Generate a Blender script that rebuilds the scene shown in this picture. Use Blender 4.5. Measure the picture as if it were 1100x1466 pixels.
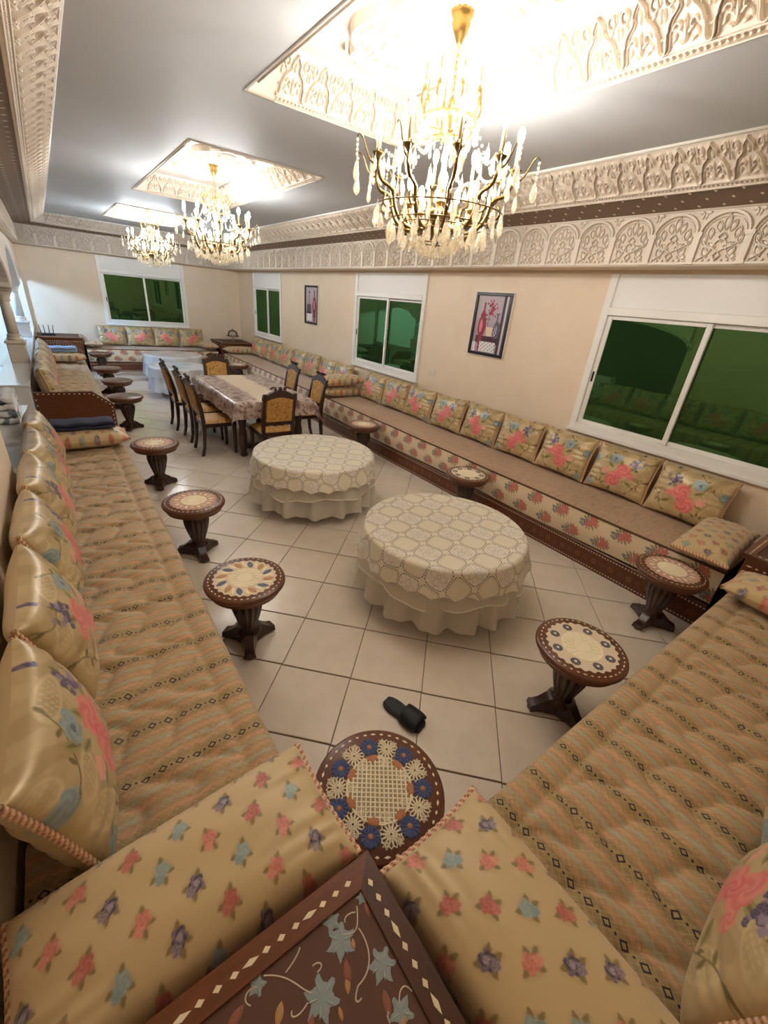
import bpy, math, random
import numpy as np
from mathutils import Matrix, Vector
PI = math.pi
random.seed(7)
rng = np.random.default_rng(7)
for o in list(bpy.data.objects):
    bpy.data.objects.remove(o)
scene = bpy.context.scene
COL = scene.collection

# ------------------------------------------------------------ camera
cam_data = bpy.data.cameras.new('camera')
cam = bpy.data.objects.new('camera', cam_data)
COL.objects.link(cam)
cam_data.sensor_fit = 'HORIZONTAL'
cam_data.sensor_width = 36.0
cam_data.lens = 598.0 / 1100.0 * 36.0
cam_data.clip_start = 0.02
def _unit(v):
    return v / np.linalg.norm(v)
_Y = _unit(np.array([55 - 550, 388 - 733, 598.0]))       # room's long axis seen by the camera
_X = np.array([1419 - 550, 524 - 733, 598.0])
_X = _unit(_X - _Y * (_X @ _Y) / (_Y @ _Y))
_Z = np.cross(_X, _Y)
_M = np.array([_X, _Y, _Z])
cm = Matrix.Identity(4)
for i in range(3):
    cm[i][0] = _M[i][0]
    cm[i][1] = -_M[i][1]
    cm[i][2] = -_M[i][2]
cm[0][3], cm[1][3], cm[2][3] = 0.0, 0.0, 2.0
cam.matrix_world = cm
scene.camera = cam

# ------------------------------------------------------------ world, exposure
world = bpy.data.worlds.new('night')
scene.world = world
world.use_nodes = True
world.node_tree.nodes['Background'].inputs[0].default_value = (0.012, 0.016, 0.028, 1)
world.node_tree.nodes['Background'].inputs[1].default_value = 0.3
vs = scene.view_settings
vs.view_transform = 'Standard'
vs.look = 'None'
vs.gamma = 1.0
vs.use_curve_mapping = False
vs.exposure = 1.65
BULB_STRENGTH = 110.0
HALL_POWER = 55.0

# ------------------------------------------------------------ room constants (metres)
XL, XR, YN, YF = -0.37, 4.40, -0.42, 13.04
ZB, ZA, ZD, ZC, ZT = 2.49, 2.845, 2.90, 3.08, 3.28
SEAT = 0.50

# ------------------------------------------------------------ helpers
def lin(r, g, b):
    f = lambda c: ((c / 255.0) / 12.92) if c / 255.0 <= 0.04045 else (((c / 255.0) + 0.055) / 1.055) ** 2.4
    return (f(r), f(g), f(b))

def set_props(o, label=None, cat=None, group=None, kind=None):
    if label: o['label'] = label
    if cat: o['category'] = cat
    if group: o['group'] = group
    if kind: o['kind'] = kind
    return o

def empty(name, loc=(0, 0, 0), rz=0.0, label=None, cat=None, group=None, kind=None):
    o = bpy.data.objects.new(name, None)
    o.empty_display_size = 0.1
    COL.objects.link(o)
    o.location = loc
    o.rotation_euler = (0, 0, rz)
    return set_props(o, label, cat, group, kind)

def link(name, me, parent=None, mat=None, loc=None, rot=None, scl=None):
    o = bpy.data.objects.new(name, me)
    COL.objects.link(o)
    if parent is not None:
        o.parent = parent
    if mat is not None and len(me.materials) == 0:
        me.materials.append(mat)
    if loc is not None: o.location = loc
    if rot is not None: o.rotation_euler = rot
    if scl is not None: o.scale = scl
    return o

def copy_tree(o, parent=None):
    c = o.copy()
    COL.objects.link(c)
    c.parent = parent
    if parent is not None:
        c.matrix_parent_inverse = o.matrix_parent_inverse.copy()
    for ch in list(o.children):
        copy_tree(ch, c)
    return c

class MB:
    """collects shapes into one mesh"""
    def __init__(s):
        s.v = []; s.f = []; s.c = []; s.col = None
    def add(s, vs_, fs, col=None):
        n = len(s.v)
        s.v.extend([tuple(map(float, p)) for p in vs_])
        s.f.extend([tuple(i + n for i in f) for f in fs])
        if s.col is not None or col is not None:
            s.c.extend([col or s.col] * len(vs_))
        return s
    def box(s, x0, x1, y0, y1, z0, z1, col=None):
        return s.add([(x0, y0, z0), (x1, y0, z0), (x1, y1, z0), (x0, y1, z0), (x0, y0, z1), (x1, y0, z1), (x1, y1, z1), (x0, y1, z1)],
                     [(0, 3, 2, 1), (4, 5, 6, 7), (0, 1, 5, 4), (1, 2, 6, 5), (2, 3, 7, 6), (3, 0, 4, 7)], col)
    def bbox(s, x0, x1, y0, y1, z0, z1, b=0.004, col=None):
        """box with bevelled edges"""
        pts = []; k = 0
        lay = [(z0, b), (z0 + b, 0), (z1 - b, 0), (z1, b)]
        for z, i in lay:
            c = b if i == 0 else b
            xa, xb, ya, yb = x0 + i, x1 - i, y0 + i, y1 - i
            pts += [(xa + c, ya, z), (xb - c, ya, z), (xb, ya + c, z), (xb, yb - c, z), (xb - c, yb, z), (xa + c, yb, z), (xa, yb - c, z), (xa, ya + c, z)]
        f = [tuple(reversed(range(8))), tuple(range(24, 32))]
        for l in range(3):
            for j in range(8):
                f.append((l * 8 + j, l * 8 + (j + 1) % 8, l * 8 + 8 + (j + 1) % 8, l * 8 + 8 + j))
        return s.add(pts, f, col)
    def prism(s, poly, z0, z1, col=None):
        n = len(poly)
        return s.add([(x, y, z0) for x, y in poly] + [(x, y, z1) for x, y in poly],
                     [tuple(reversed(range(n))), tuple(range(n, 2 * n))] + [(i, (i + 1) % n, n + (i + 1) % n, n + i) for i in range(n)], col)
    def lathe(s, prof, seg=24, flute=None, cx=0, cy=0, cap=True, col=None):
        pts = []
        for k, (r, z) in enumerate(prof):
            for j in range(seg):
                a = 2 * PI * j / seg
                rr = r * (1 + (flute(k, a) if flute else 0))
                pts.append((cx + rr * math.cos(a), cy + rr * math.sin(a), z))
        f = []
        up = prof[-1][1] >= prof[0][1]
        for k in range(len(prof) - 1):
            for j in range(seg):
                q = (k * seg + j, k * seg + (j + 1) % seg, (k + 1) * seg + (j + 1) % seg, (k + 1) * seg + j)
                f.append(q)
        if cap:
            f.append(tuple(reversed(range(seg))))
            f.append(tuple(range((len(prof) - 1) * seg, len(prof) * seg)))
        return s.add(pts, f, col)
    def tube(s, path, rad, seg=8, closed=False, col=None):
        P = [Vector(p) for p in path]; n = len(P)
        R = rad if hasattr(rad, '__len__') else [rad] * n
        pts = []; prev = None
        for i in range(n):
            if closed: t = P[(i + 1) % n] - P[i - 1]
            else: t = P[min(i + 1, n - 1)] - P[max(i - 1, 0)]
            t.normalize()
            if prev is None:
                a = Vector((0, 0, 1)) if abs(t.z) < 0.9 else Vector((1, 0, 0))
                u = t.cross(a).normalized()
            else:
                u = (prev - t * prev.dot(t)).normalized()
            prev = u; w = t.cross(u)
            for j in range(seg):
                a = 2 * PI * j / seg
                pts.append(P[i] + (u * math.cos(a) + w * math.sin(a)) * R[i])
        f = []
        for i in range(n if closed else n - 1):
            i2 = (i + 1) % n
            for j in range(seg):
                f.append((i * seg + j, i * seg + (j + 1) % seg, i2 * seg + (j + 1) % seg, i2 * seg + j))
        if not closed:
            f.append(tuple(reversed(range(seg)))); f.append(tuple(range((n - 1) * seg, n * seg)))
        return s.add(pts, f, col)
    def ell(s, c, r, nu=10, nv=6, col=None):
        pts = [(c[0], c[1], c[2] - r[2])]; f = []
        for k in range(1, nv):
            p = -PI / 2 + PI * k / nv
            for j in range(nu):
                a = 2 * PI * j / nu
                pts.append((c[0] + r[0] * math.cos(p) * math.cos(a), c[1] + r[1] * math.cos(p) * math.sin(a), c[2] + r[2] * math.sin(p)))
        pts.append((c[0], c[1], c[2] + r[2]))
        for j in range(nu):
            f.append((0, 1 + (j + 1) % nu, 1 + j))
        for k in range(nv - 2):
            for j in range(nu):
                a = 1 + k * nu + j; b = 1 + k * nu + (j + 1) % nu
                f.append((a, b, b + nu, a + nu))
        l = len(pts) - 1; b0 = 1 + (nv - 2) * nu
        for j in range(nu):
            f.append((b0 + j, b0 + (j + 1) % nu, l))
        return s.add(pts, f, col)
    def ribbon(s, pts2, w, z0, z1, closed=False, taper=0.55, col=None):
        """raised strip along a 2-D line, narrower at its top"""
        P = [Vector((p[0], p[1])) for p in pts2]; n = len(P); out = []
        for i in range(n):
            if closed: t = P[(i + 1) % n] - P[i - 1]
            else: t = P[min(i + 1, n - 1)] - P[max(i - 1, 0)]
            if t.length < 1e-9: t = Vector((1, 0))
            t.normalize(); nn = Vector((-t.y, t.x))
            a = P[i] + nn * w / 2; b = P[i] - nn * w / 2
            at = P[i] + nn * w / 2 * taper; bt = P[i] - nn * w / 2 * taper
            out += [(a.x, a.y, z0), (at.x, at.y, z1), (bt.x, bt.y, z1), (b.x, b.y, z0)]
        f = []
        for i in range(n if closed else n - 1):
            j = (i + 1) % n
            for k in range(3):
                f.append((i * 4 + k, i * 4 + k + 1, j * 4 + k + 1, j * 4 + k))
        if not closed:
            f.append((0, 1, 2, 3)); f.append(((n - 1) * 4 + 3, (n - 1) * 4 + 2, (n - 1) * 4 + 1, (n - 1) * 4))
        return s.add(out, f, col)
    def mound(s, poly, z0, z1, k=0.6, col=None):
        """low boss: polygon that rises to a smaller polygon"""
        n = len(poly); cx = sum(p[0] for p in poly) / n; cy = sum(p[1] for p in poly) / n
        return s.add([(x, y, z0) for x, y in poly] + [(cx + (x - cx) * k, cy + (y - cy) * k, z1) for x, y in poly],
                     [tuple(range(n, 2 * n))] + [(i, (i + 1) % n, n + (i + 1) % n, n + i) for i in range(n)], col)
    def xf(s, M, start=0):
        for i in range(start, len(s.v)):
            s.v[i] = tuple(M @ Vector(s.v[i]))
        return s
    def mesh(s, name, mat=None, smooth=False, uv=None):
        me = bpy.data.meshes.new(name)
        me.from_pydata(s.v, [], s.f)
        if s.c:
            at = me.color_attributes.new('Col', 'FLOAT_COLOR', 'POINT')
            arr = np.ones((len(s.v), 4), dtype=np.float32); arr[:, :3] = np.array(s.c)
            at.data.foreach_set('color', arr.ravel())
        if uv:
            ul = me.uv_layers.new(name='UVMap')
            co = np.array(s.v)
            li = np.empty(len(me.loops), dtype=np.int32); me.loops.foreach_get('vertex_index', li)
            ul.data.foreach_set('uv', np.ascontiguousarray(uv(co)[li], dtype=np.float32).ravel())
        if mat: me.materials.append(mat)
        me.update()
        if smooth is True:
            me.polygons.foreach_set('use_smooth', [True] * len(me.polygons))
        elif smooth:
            me.polygons.foreach_set('use_smooth', [True] * len(me.polygons))
            me.set_sharp_from_angle(angle=math.radians(smooth))
        return me
    def build(s, name, mat, parent=None, smooth=False, uv=None, **kw):
        return link(name, s.mesh(name, mat, smooth, uv), parent, **kw)

def grid_mesh(name, P, mat, cols=None, uv=None, closed_u=False, closed_v=False, smooth=True, flip=False):
    """P: array (nu, nv, 3)"""
    nu, nv = P.shape[:2]
    iu = np.arange(nu if closed_u else nu - 1); iv = np.arange(nv if closed_v else nv - 1)
    A, B = np.meshgrid(iu, iv, indexing='ij')
    A2 = (A + 1) % nu; B2 = (B + 1) % nv
    q = np.stack([A * nv + B, A2 * nv + B, A2 * nv + B2, A * nv + B2], -1).reshape(-1, 4)
    if flip: q = q[:, ::-1]
    me = bpy.data.meshes.new(name)
    me.vertices.add(nu * nv); me.vertices.foreach_set('co', np.ascontiguousarray(P, dtype=np.float32).ravel())
    me.loops.add(q.size); me.loops.foreach_set('vertex_index', np.ascontiguousarray(q, dtype=np.int32).ravel())
    me.polygons.add(len(q)); me.polygons.foreach_set('loop_start', np.arange(0, q.size, 4, dtype=np.int32))
    if smooth: me.polygons.foreach_set('use_smooth', np.ones(len(q), dtype=bool))
    if uv is not None:
        ul = me.uv_layers.new(name='UVMap')
        ul.data.foreach_set('uv', np.ascontiguousarray(uv.reshape(-1, 2)[q.ravel()], dtype=np.float32).ravel())
    me.update(); me.validate()
    if cols is not None:
        at = me.color_attributes.new('Col', 'FLOAT_COLOR', 'POINT')
        arr = np.ones((nu * nv, 4), dtype=np.float32); arr[:, :3] = cols.reshape(-1, 3)
        at.data.foreach_set('color', arr.ravel())
    if mat: me.materials.append(mat)
    return me

# ------------------------------------------------------------ shader expression helper
class Sx:
    def __init__(s, t, o): s.t = t; s.o = o
    def _m(s, op, b=None, c=None):
        n = s.t.nodes.new('ShaderNodeMath'); n.operation = op
        for i, x in enumerate((s, b, c)):
            if x is None: continue
            if isinstance(x, Sx): s.t.links.new(x.o, n.inputs[i])
            else: n.inputs[i].default_value = float(x)
        return Sx(s.t, n.outputs[0])
    def __add__(s, b): return s._m('ADD', b)
    def __radd__(s, b): return s._m('ADD', b)
    def __sub__(s, b): return s._m('SUBTRACT', b)
    def __rsub__(s, b): return (s * -1.0) + b
    def __mul__(s, b): return s._m('MULTIPLY', b)
    def __rmul__(s, b): return s._m('MULTIPLY', b)
    def __truediv__(s, b): return s._m('DIVIDE', b)
    def frac(s): return s._m('FRACT')
    def floor(s): return s._m('FLOOR')
    def abs(s): return s._m('ABSOLUTE')
    def sin(s): return s._m('SINE')
    def cos(s): return s._m('COSINE')
    def sqrt(s): return s._m('SQRT')
    def pow(s, b): return s._m('POWER', b)
    def lt(s, b): return s._m('LESS_THAN', b)
    def gt(s, b): return s._m('GREATER_THAN', b)
    def min(s, b): return s._m('MINIMUM', b)
    def max(s, b): return s._m('MAXIMUM', b)
    def mod(s, b): return s._m('FLOORED_MODULO', b)
    def atan2(s, b): return s._m('ARCTAN2', b)

class Mat:
    """small builder around one Principled material"""
    def __init__(s, name, col=(0.5, 0.5, 0.5), rough=0.5, metal=0.0, spec=0.5):
        s.m = bpy.data.materials.new(name); s.m.use_nodes = True
        s.t = s.m.node_tree; s.b = s.t.nodes['Principled BSDF']
        s.b.inputs['Base Color'].default_value = (*col, 1)
        s.b.inputs['Roughness'].default_value = rough
        s.b.inputs['Metallic'].default_value = metal
        s.b.inputs['Specular IOR Level'].default_value = spec
    def uv(s):
        n = s.t.nodes.new('ShaderNodeTexCoord'); x = s.t.nodes.new('ShaderNodeSeparateXYZ')
        s.t.links.new(n.outputs['UV'], x.inputs[0])
        return Sx(s.t, x.outputs[0]), Sx(s.t, x.outputs[1])
    def obj(s):
        n = s.t.nodes.new('ShaderNodeTexCoord'); x = s.t.nodes.new('ShaderNodeSeparateXYZ')
        s.t.links.new(n.outputs['Object'], x.inputs[0])
        return tuple(Sx(s.t, o) for o in x.outputs)
    def noise(s, scale=5, detail=3, vec=None, sc3=None, coord='Object'):
        n = s.t.nodes.new('ShaderNodeTexNoise'); n.inputs['Scale'].default_value = scale; n.inputs['Detail'].default_value = detail
        tc = s.t.nodes.new('ShaderNodeTexCoord')
        if sc3:
            mp = s.t.nodes.new('ShaderNodeMapping'); mp.inputs['Scale'].default_value = sc3
            s.t.links.new(tc.outputs[coord], mp.inputs[0]); s.t.links.new(mp.outputs[0], n.inputs['Vector'])
        else:
            s.t.links.new(tc.outputs[coord], n.inputs['Vector'])
        return Sx(s.t, n.outputs[0])
    def rgb(s, c):
        n = s.t.nodes.new('ShaderNodeRGB'); n.outputs[0].default_value = (*c, 1); return n.outputs[0]
    def mix(s, fac, a, b):
        n = s.t.nodes.new('ShaderNodeMix'); n.data_type = 'RGBA'
        for k, x in ((0, fac), (6, a), (7, b)):
            if isinstance(x, Sx): s.t.links.new(x.o, n.inputs[k])
            elif isinstance(x, bpy.types.NodeSocket): s.t.links.new(x, n.inputs[k])
            elif isinstance(x, tuple): n.inputs[k].default_value = (*x, 1)
            else: n.inputs[k].default_value = x
        return n.outputs[2]
    def ramp(s, fac, stops, interp='LINEAR'):
        n = s.t.nodes.new('ShaderNodeValToRGB'); n.color_ramp.interpolation = interp
        e = n.color_ramp.elements
        while len(e) < len(stops): e.new(0.5)
        for k, (p, c) in enumerate(stops):
            e[k].position = p; e[k].color = (*c, 1)
        s.t.links.new(fac.o, n.inputs[0]); return n.outputs[0]
    def vcol(s):
        n = s.t.nodes.new('ShaderNodeAttribute'); n.attribute_name = 'Col'; return n.outputs['Color']
    def color(s, sock): s.t.links.new(sock, s.b.inputs['Base Color']); return s
    def rough(s, sx): s.t.links.new(sx.o, s.b.inputs['Roughness']); return s
    def bump(s, h, strength=0.3, dist=0.01):
        n = s.t.nodes.new('ShaderNodeBump'); n.inputs['Strength'].default_value = strength; n.inputs['Distance'].default_value = dist
        s.t.links.new(h.o, n.inputs['Height']); s.t.links.new(n.outputs[0], s.b.inputs['Normal']); return s
    def set(s, **k):
        for a, v in k.items(): s.b.inputs[a.replace('_', ' ')].default_value = v
        return s

def Z(k, lo, hi): return max(lo, min(hi, k))
def circ(cx, cy, r, n=12, a0=0.0, ry=None):
    return [(cx + r * math.cos(a0 + 2 * PI * i / n), cy + (ry or r) * math.sin(a0 + 2 * PI * i / n)) for i in range(n)]
def arcpts(cx, cy, r, a0, a1, n=12, ry=None):
    return [(cx + r * math.cos(a0 + (a1 - a0) * i / n), cy + (ry or r) * math.sin(a0 + (a1 - a0) * i / n)) for i in range(n + 1)]
def leafpoly(x, y, l, w, a, n=6):
    out = []
    for i in range(n + 1):
        t = i / n; out.append((t * l, w / 2 * math.sin(PI * t) ** 0.8))
    for i in range(n - 1, 0, -1):
        t = i / n; out.append((t * l, -w / 2 * math.sin(PI * t) ** 0.8))
    c, s_ = math.cos(a), math.sin(a)
    return [(x + p * c - q * s_, y + p * s_ + q * c) for p, q in out]
def bez(p0, p1, p2, p3, n=14):
    o = []
    for i in range(n + 1):
        t = i / n; a = (1 - t) ** 3; b = 3 * t * (1 - t) ** 2; c = 3 * t * t * (1 - t); d = t ** 3
        o.append(tuple(a * p0[k] + b * p1[k] + c * p2[k] + d * p3[k] for k in range(len(p0))))
    return o
def frame_matrix(origin, u, v, n):
    m = Matrix.Identity(4)
    for k, a in enumerate((Vector(u), Vector(v), Vector(n))):
        for i in range(3): m[i][k] = a[i]
    for i in range(3): m[i][3] = origin[i]
    return m

# ------------------------------------------------------------ materials
def wood_mat(name, c1, c2, rough=0.33, sc=(3, 3, 40)):
    m = Mat(name, c1, rough)
    n = m.noise(2.2, 5, sc3=sc)
    m.color(m.mix(n, c1, c2))
    m.bump(n, 0.12, 0.004)
    m.set(Coat_Weight=0.25, Coat_Roughness=0.2)
    return m.m
M = {}
M['wood'] = wood_mat('carved_walnut', lin(118, 66, 34), lin(74, 38, 19), sc=(4, 22, 22))
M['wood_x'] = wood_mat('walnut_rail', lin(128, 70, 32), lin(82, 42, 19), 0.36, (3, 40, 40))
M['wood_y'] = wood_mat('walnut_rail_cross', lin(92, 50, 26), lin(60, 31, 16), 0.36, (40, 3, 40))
M['wood_dark'] = wood_mat('dark_mahogany', lin(66, 34, 22), lin(38, 18, 12), 0.3, (12, 12, 3))
M['bone'] = Mat('bone_inlay', lin(232, 214, 178), 0.4).m
M['brown_cloth'] = Mat('brown_velvet', lin(92, 60, 44), 0.7).m
w = Mat('wall_plaster', lin(232, 212, 186), 0.5)
n_ = w.noise(3.5, 6); w.color(w.mix(n_, lin(238, 220, 196), lin(226, 205, 178))); w.bump(w.noise(40, 4), 0.06, 0.004)
M['wall'] = w.m
c = Mat('ceiling_paint', lin(186, 187, 188), 0.6); M['ceiling'] = c.m
M['white_paint'] = Mat('white_gloss_paint', lin(240, 236, 226), 0.4).m
g = Mat('gypsum', lin(228, 215, 199), 0.6); g.bump(g.noise(60, 3), 0.08, 0.003); M['gyps'] = g.m
g = Mat('gypsum_ground', lin(228, 215, 199), 0.75); g.bump(g.noise(120, 3), 0.2, 0.004); M['gyps_ground'] = g.m
g = Mat('gypsum_mesh_ground', lin(228, 215, 199), 0.8)
u, v = g.uv()
mesh_ = ((u * 60).frac() - 0.5).abs().lt(0.17).max(((v * 60).frac() - 0.5).abs().lt(0.17))
g.bump(mesh_, 0.9, 0.01); M['gyps_mesh'] = g.m
# brown band with pale inlaid stars
g = Mat('star_band', lin(120, 98, 76), 0.6)
u, v = g.uv()
fu = (u / 0.16).frac() - 0.5; row = (v * 3.0)
ph = (row.floor() * 0.5).frac()
fu2 = ((u / 0.16) + ph).frac() - 0.5
fv = row.frac() - 0.5
dot = ((fu2 * 0.16).abs() + (fv * 0.06).abs()).lt(0.0115)
g.color(g.mix(dot, lin(124, 100, 78), lin(236, 222, 200))); M['star_band'] = g.m
t_ = Mat('floor_tile', lin(226, 210, 190), 0.16)
n_ = t_.noise(7, 6); t_.color(t_.mix(n_, lin(232, 220, 204), lin(212, 197, 178)))
t_.rough((t_.noise(14, 3) * 0.12) + 0.16); M['tile'] = t_.m
M['grout'] = Mat('grout', lin(112, 88, 68), 0.85).m
M['marble'] = Mat('white_marble', lin(228, 226, 222), 0.12).m
M['marble_beige'] = Mat('cream_marble', lin(214, 200, 178), 0.3).m
M['alu'] = Mat('white_aluminium', lin(238, 236, 230), 0.35).m
s_ = Mat('shutter_box', lin(236, 234, 230), 0.5)
x, y, z = s_.obj(); s_.bump((z / 0.055).frac().lt(0.06), 0.4, 0.004); M['shutter'] = s_.m
# green tinted window glass: a thin dark pane that mirrors the lit room at night
gm = bpy.data.materials.new('green_glass'); gm.use_nodes = True
nt = gm.node_tree; nt.nodes.clear()
out = nt.nodes.new('ShaderNodeOutputMaterial'); mx = nt.nodes.new('ShaderNodeMixShader'); mx.inputs[0].default_value = 0.30
df = nt.nodes.new('ShaderNodeBsdfDiffuse'); df.inputs[0].default_value = (*lin(38, 62, 34), 1)
gl = nt.nodes.new('ShaderNodeBsdfGlossy'); gl.inputs[0].default_value = (*lin(120, 168, 110), 1); gl.inputs['Roughness'].default_value = 0.015
nt.links.new(df.outputs[0], mx.inputs[1]); nt.links.new(gl.outputs[0], mx.inputs[2]); nt.links.new(mx.outputs[0], out.inputs[0])
M['green_glass'] = gm
M['rubber'] = Mat('black_rubber', lin(24, 22, 22), 0.6).m
M['dark_metal'] = Mat('dark_metal', lin(30, 30, 30), 0.4, 0.6).m
M['brass'] = Mat('brass', lin(186, 154, 92), 0.3, 1.0).m
M['bronze'] = Mat('aged_brass', lin(112, 90, 54), 0.38, 1.0).m
M['candle'] = Mat('candle_sleeve', lin(240, 214, 160), 0.4).m
def thin_glass(name, tint, fac, rough=0.02, rim=0.5):
    m = bpy.data.materials.new(name); m.use_nodes = True; t = m.node_tree; t.nodes.clear()
    o = t.nodes.new('ShaderNodeOutputMaterial'); a = t.nodes.new('ShaderNodeMixShader')
    tr = t.nodes.new('ShaderNodeBsdfTransparent'); tr.inputs[0].default_value = (*tint, 1)
    gl_ = t.nodes.new('ShaderNodeBsdfGlossy'); gl_.inputs['Roughness'].default_value = rough
    lw = t.nodes.new('ShaderNodeLayerWeight'); lw.inputs[0].default_value = rim
    mm = t.nodes.new('ShaderNodeMath'); mm.operation = 'ADD'; mm.use_clamp = True; mm.inputs[1].default_value = fac
    t.links.new(lw.outputs['Fresnel'], mm.inputs[0]); t.links.new(mm.outputs[0], a.inputs[0])
    t.links.new(tr.outputs[0], a.inputs[1]); t.links.new(gl_.outputs[0], a.inputs[2]); t.links.new(a.outputs[0], o.inputs[0])
    return m
def crystal_mat():
    m = bpy.data.materials.new('crystal'); m.use_nodes = True; t = m.node_tree; t.nodes.clear()
    o = t.nodes.new('ShaderNodeOutputMaterial'); tr = t.nodes.new('ShaderNodeBsdfTransparent'); tr.inputs[0].default_value = (0.97, 0.93, 0.84, 1)
    gl_ = t.nodes.new('ShaderNodeBsdfGlossy'); gl_.inputs[0].default_value = (1, .97, .9, 1); gl_.inputs['Roughness'].default_value = 0.08
    tl = t.nodes.new('ShaderNodeBsdfTranslucent'); tl.inputs[0].default_value = (1, .95, .84, 1); df_ = t.nodes.new('ShaderNodeBsdfDiffuse'); df_.inputs[0].default_value = (1, .95, .84, 1)
    a = t.nodes.new('ShaderNodeMixShader'); a.inputs[0].default_value = .5; b = t.nodes.new('ShaderNodeMixShader'); b.inputs[0].default_value = .36; c_ = t.nodes.new('ShaderNodeMixShader'); c_.inputs[0].default_value = .5
    L_ = t.links.new; L_(tl.outputs[0], a.inputs[1]); L_(df_.outputs[0], a.inputs[2]); L_(gl_.outputs[0], b.inputs[1]); L_(a.outputs[0], b.inputs[2])
    L_(tr.outputs[0], c_.inputs[1]); L_(b.outputs[0], c_.inputs[2]); L_(c_.outputs[0], o.inputs[0]); return m
M['crystal'] = crystal_mat()
M['clear_glass'] = thin_glass('clear_glass', (0.95, 0.95, 0.95), 0.03, 0.02, 0.3)
def bulb_mat(name, col, strength):
    m = bpy.data.materials.new(name); m.use_nodes = True; t = m.node_tree; t.nodes.clear()
    o = t.nodes.new('ShaderNodeOutputMaterial'); e = t.nodes.new('ShaderNodeEmission')
    e.inputs[0].default_value = (*col, 1); e.inputs[1].default_value = strength
    t.links.new(e.outputs[0], o.inputs[0]); return m
GLOW = {'warm': (1.0, 0.96, 0.90), 'mid': (0.97, 0.97, 0.97), 'cool': (0.84, 0.92, 1.0)}
for k_, c_ in GLOW.items():
    M['bulb_' + k_] = bulb_mat('bulb_glow_' + k_, c_, BULB_STRENGTH)
M['bulb_off'] = Mat('frosted_bulb', lin(240, 230, 210), 0.3).m
# fabrics that carry their woven colours per vertex
def cloth_v(name, rough, metal=0.0, sheen=0.3, bump=None):
    m = Mat(name, (0.5, 0.5, 0.5), rough, metal); m.color(m.vcol())
    m.set(Sheen_Weight=sheen)
    if bump: m.bump(m.noise(bump, 2), 0.15, 0.002)
    return m.m
M['satin'] = cloth_v('gold_brocade', 0.36, 0.12, 0.1)
M['sateen'] = cloth_v('sprigged_sateen', 0.5, 0.0, 0.3)
M['print'] = cloth_v('printed_surface', 0.5, 0.0, 0.0)
M['paint_v'] = cloth_v('embroidery', 0.7, 0.0, 0.3)
M['rope'] = cloth_v('twisted_cord', 0.65, 0.0, 0.2)
# striped quilt with rows of woven diamonds (u along the seat, v across it, metres)
q = Mat('striped_quilt', lin(170, 140, 100), 0.7); q.set(Sheen_Weight=0.25)
u, v = q.uv()
P = 0.19
wob = q.noise(9, 2, coord='UV') * 0.012
s1 = ((u + wob) / P).frac()
base = q.ramp(s1, [(0.0, lin(206, 152, 120)), (0.08, lin(172, 146, 100)), (0.16, lin(166, 172, 150)), (0.22, lin(170, 144, 98)), (0.30, lin(210, 154, 122)), (0.36, lin(178, 148, 104)), (0.44, lin(140, 122, 76)), (0.54, lin(168, 142, 96)), (0.62, lin(136, 118, 74)), (0.70, lin(204, 152, 118)), (0.78, lin(180, 150, 106)), (0.85, lin(160, 170, 150)), (0.92, lin(176, 146, 102)), (1.0, lin(206, 152, 120))])
n2 = q.noise(60, 2, coord='UV', sc3=(1, 0.18, 1)); n3 = q.noise(14, 3, coord='UV', sc3=(1.5, .5, 1)); base = q.mix(n2.gt(0.5) * 0.45, base, lin(164, 136, 88)); base = q.mix(n3 * 0.25, base, lin(176, 146, 98))
def dia(uo, pu, pv, r0, r1, vo=0.0):
    a = (((u + uo) / pu).frac() - 0.5).abs() * pu
    b = (((v + vo) / pv).frac() - 0.5).abs() * pv
    d = a + b * 0.85
    return d.lt(r1) * d.gt(r0)
col = q.mix(dia(0.0, 0.026, 0.027, 0.0105, 0.014) * 0.30, base, lin(206, 184, 132))
col = q.mix(dia(0.032, P, 0.054, 0.0075, 0.0118, 0.01) * 0.45, col, lin(124, 108, 58))
col = q.mix(dia(-0.034, P, 0.054, 0.0075, 0.0118, 0.03) * 0.4, col, lin(128, 110, 62))
col = q.mix(dia(0.07, P, 0.054, 0.0065, 0.0105, 0.02) * 0.5, col, lin(200, 108, 88))
col = q.mix(dia(-0.072, P, 0.054, 0.0065, 0.0105, 0.0) * 0.45, col, lin(196, 112, 92))
col = q.mix(dia(0.0, P, 0.054, 0.0075, 0.0135), col, lin(38, 28, 38))
col = q.mix(dia(0.0, P, 0.054, -0.01, 0.0045, 0.027), col, lin(44, 34, 40))
q.color(col); q.bump(q.noise(300, 2, coord='UV'), 0.2, 0.002); M['quilt'] = q.m
# right-hand seat fabric: fine brown and rose ribs across the seat
q = Mat('ribbed_seat_cloth', lin(150, 118, 84), 0.6); q.set(Sheen_Weight=0.4)
n1 = q.noise(30, 3, coord='UV', sc3=(2.2, 0.22, 1)); n2 = q.noise(7, 2, coord='UV')
col = q.ramp(n1, [(0.3, lin(104, 76, 52)), (0.45, lin(184, 154, 112)), (0.52, lin(190, 142, 112)), (0.6, lin(150, 128, 88)), (0.7, lin(192, 166, 122))])
q.color(q.mix(n2 * 0.25, col, lin(186, 156, 116))); q.bump(n1, 0.25, 0.003); M['rib'] = q.m
M['piping'] = Mat('dark_piping', lin(84, 58, 38), 0.7).m
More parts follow.
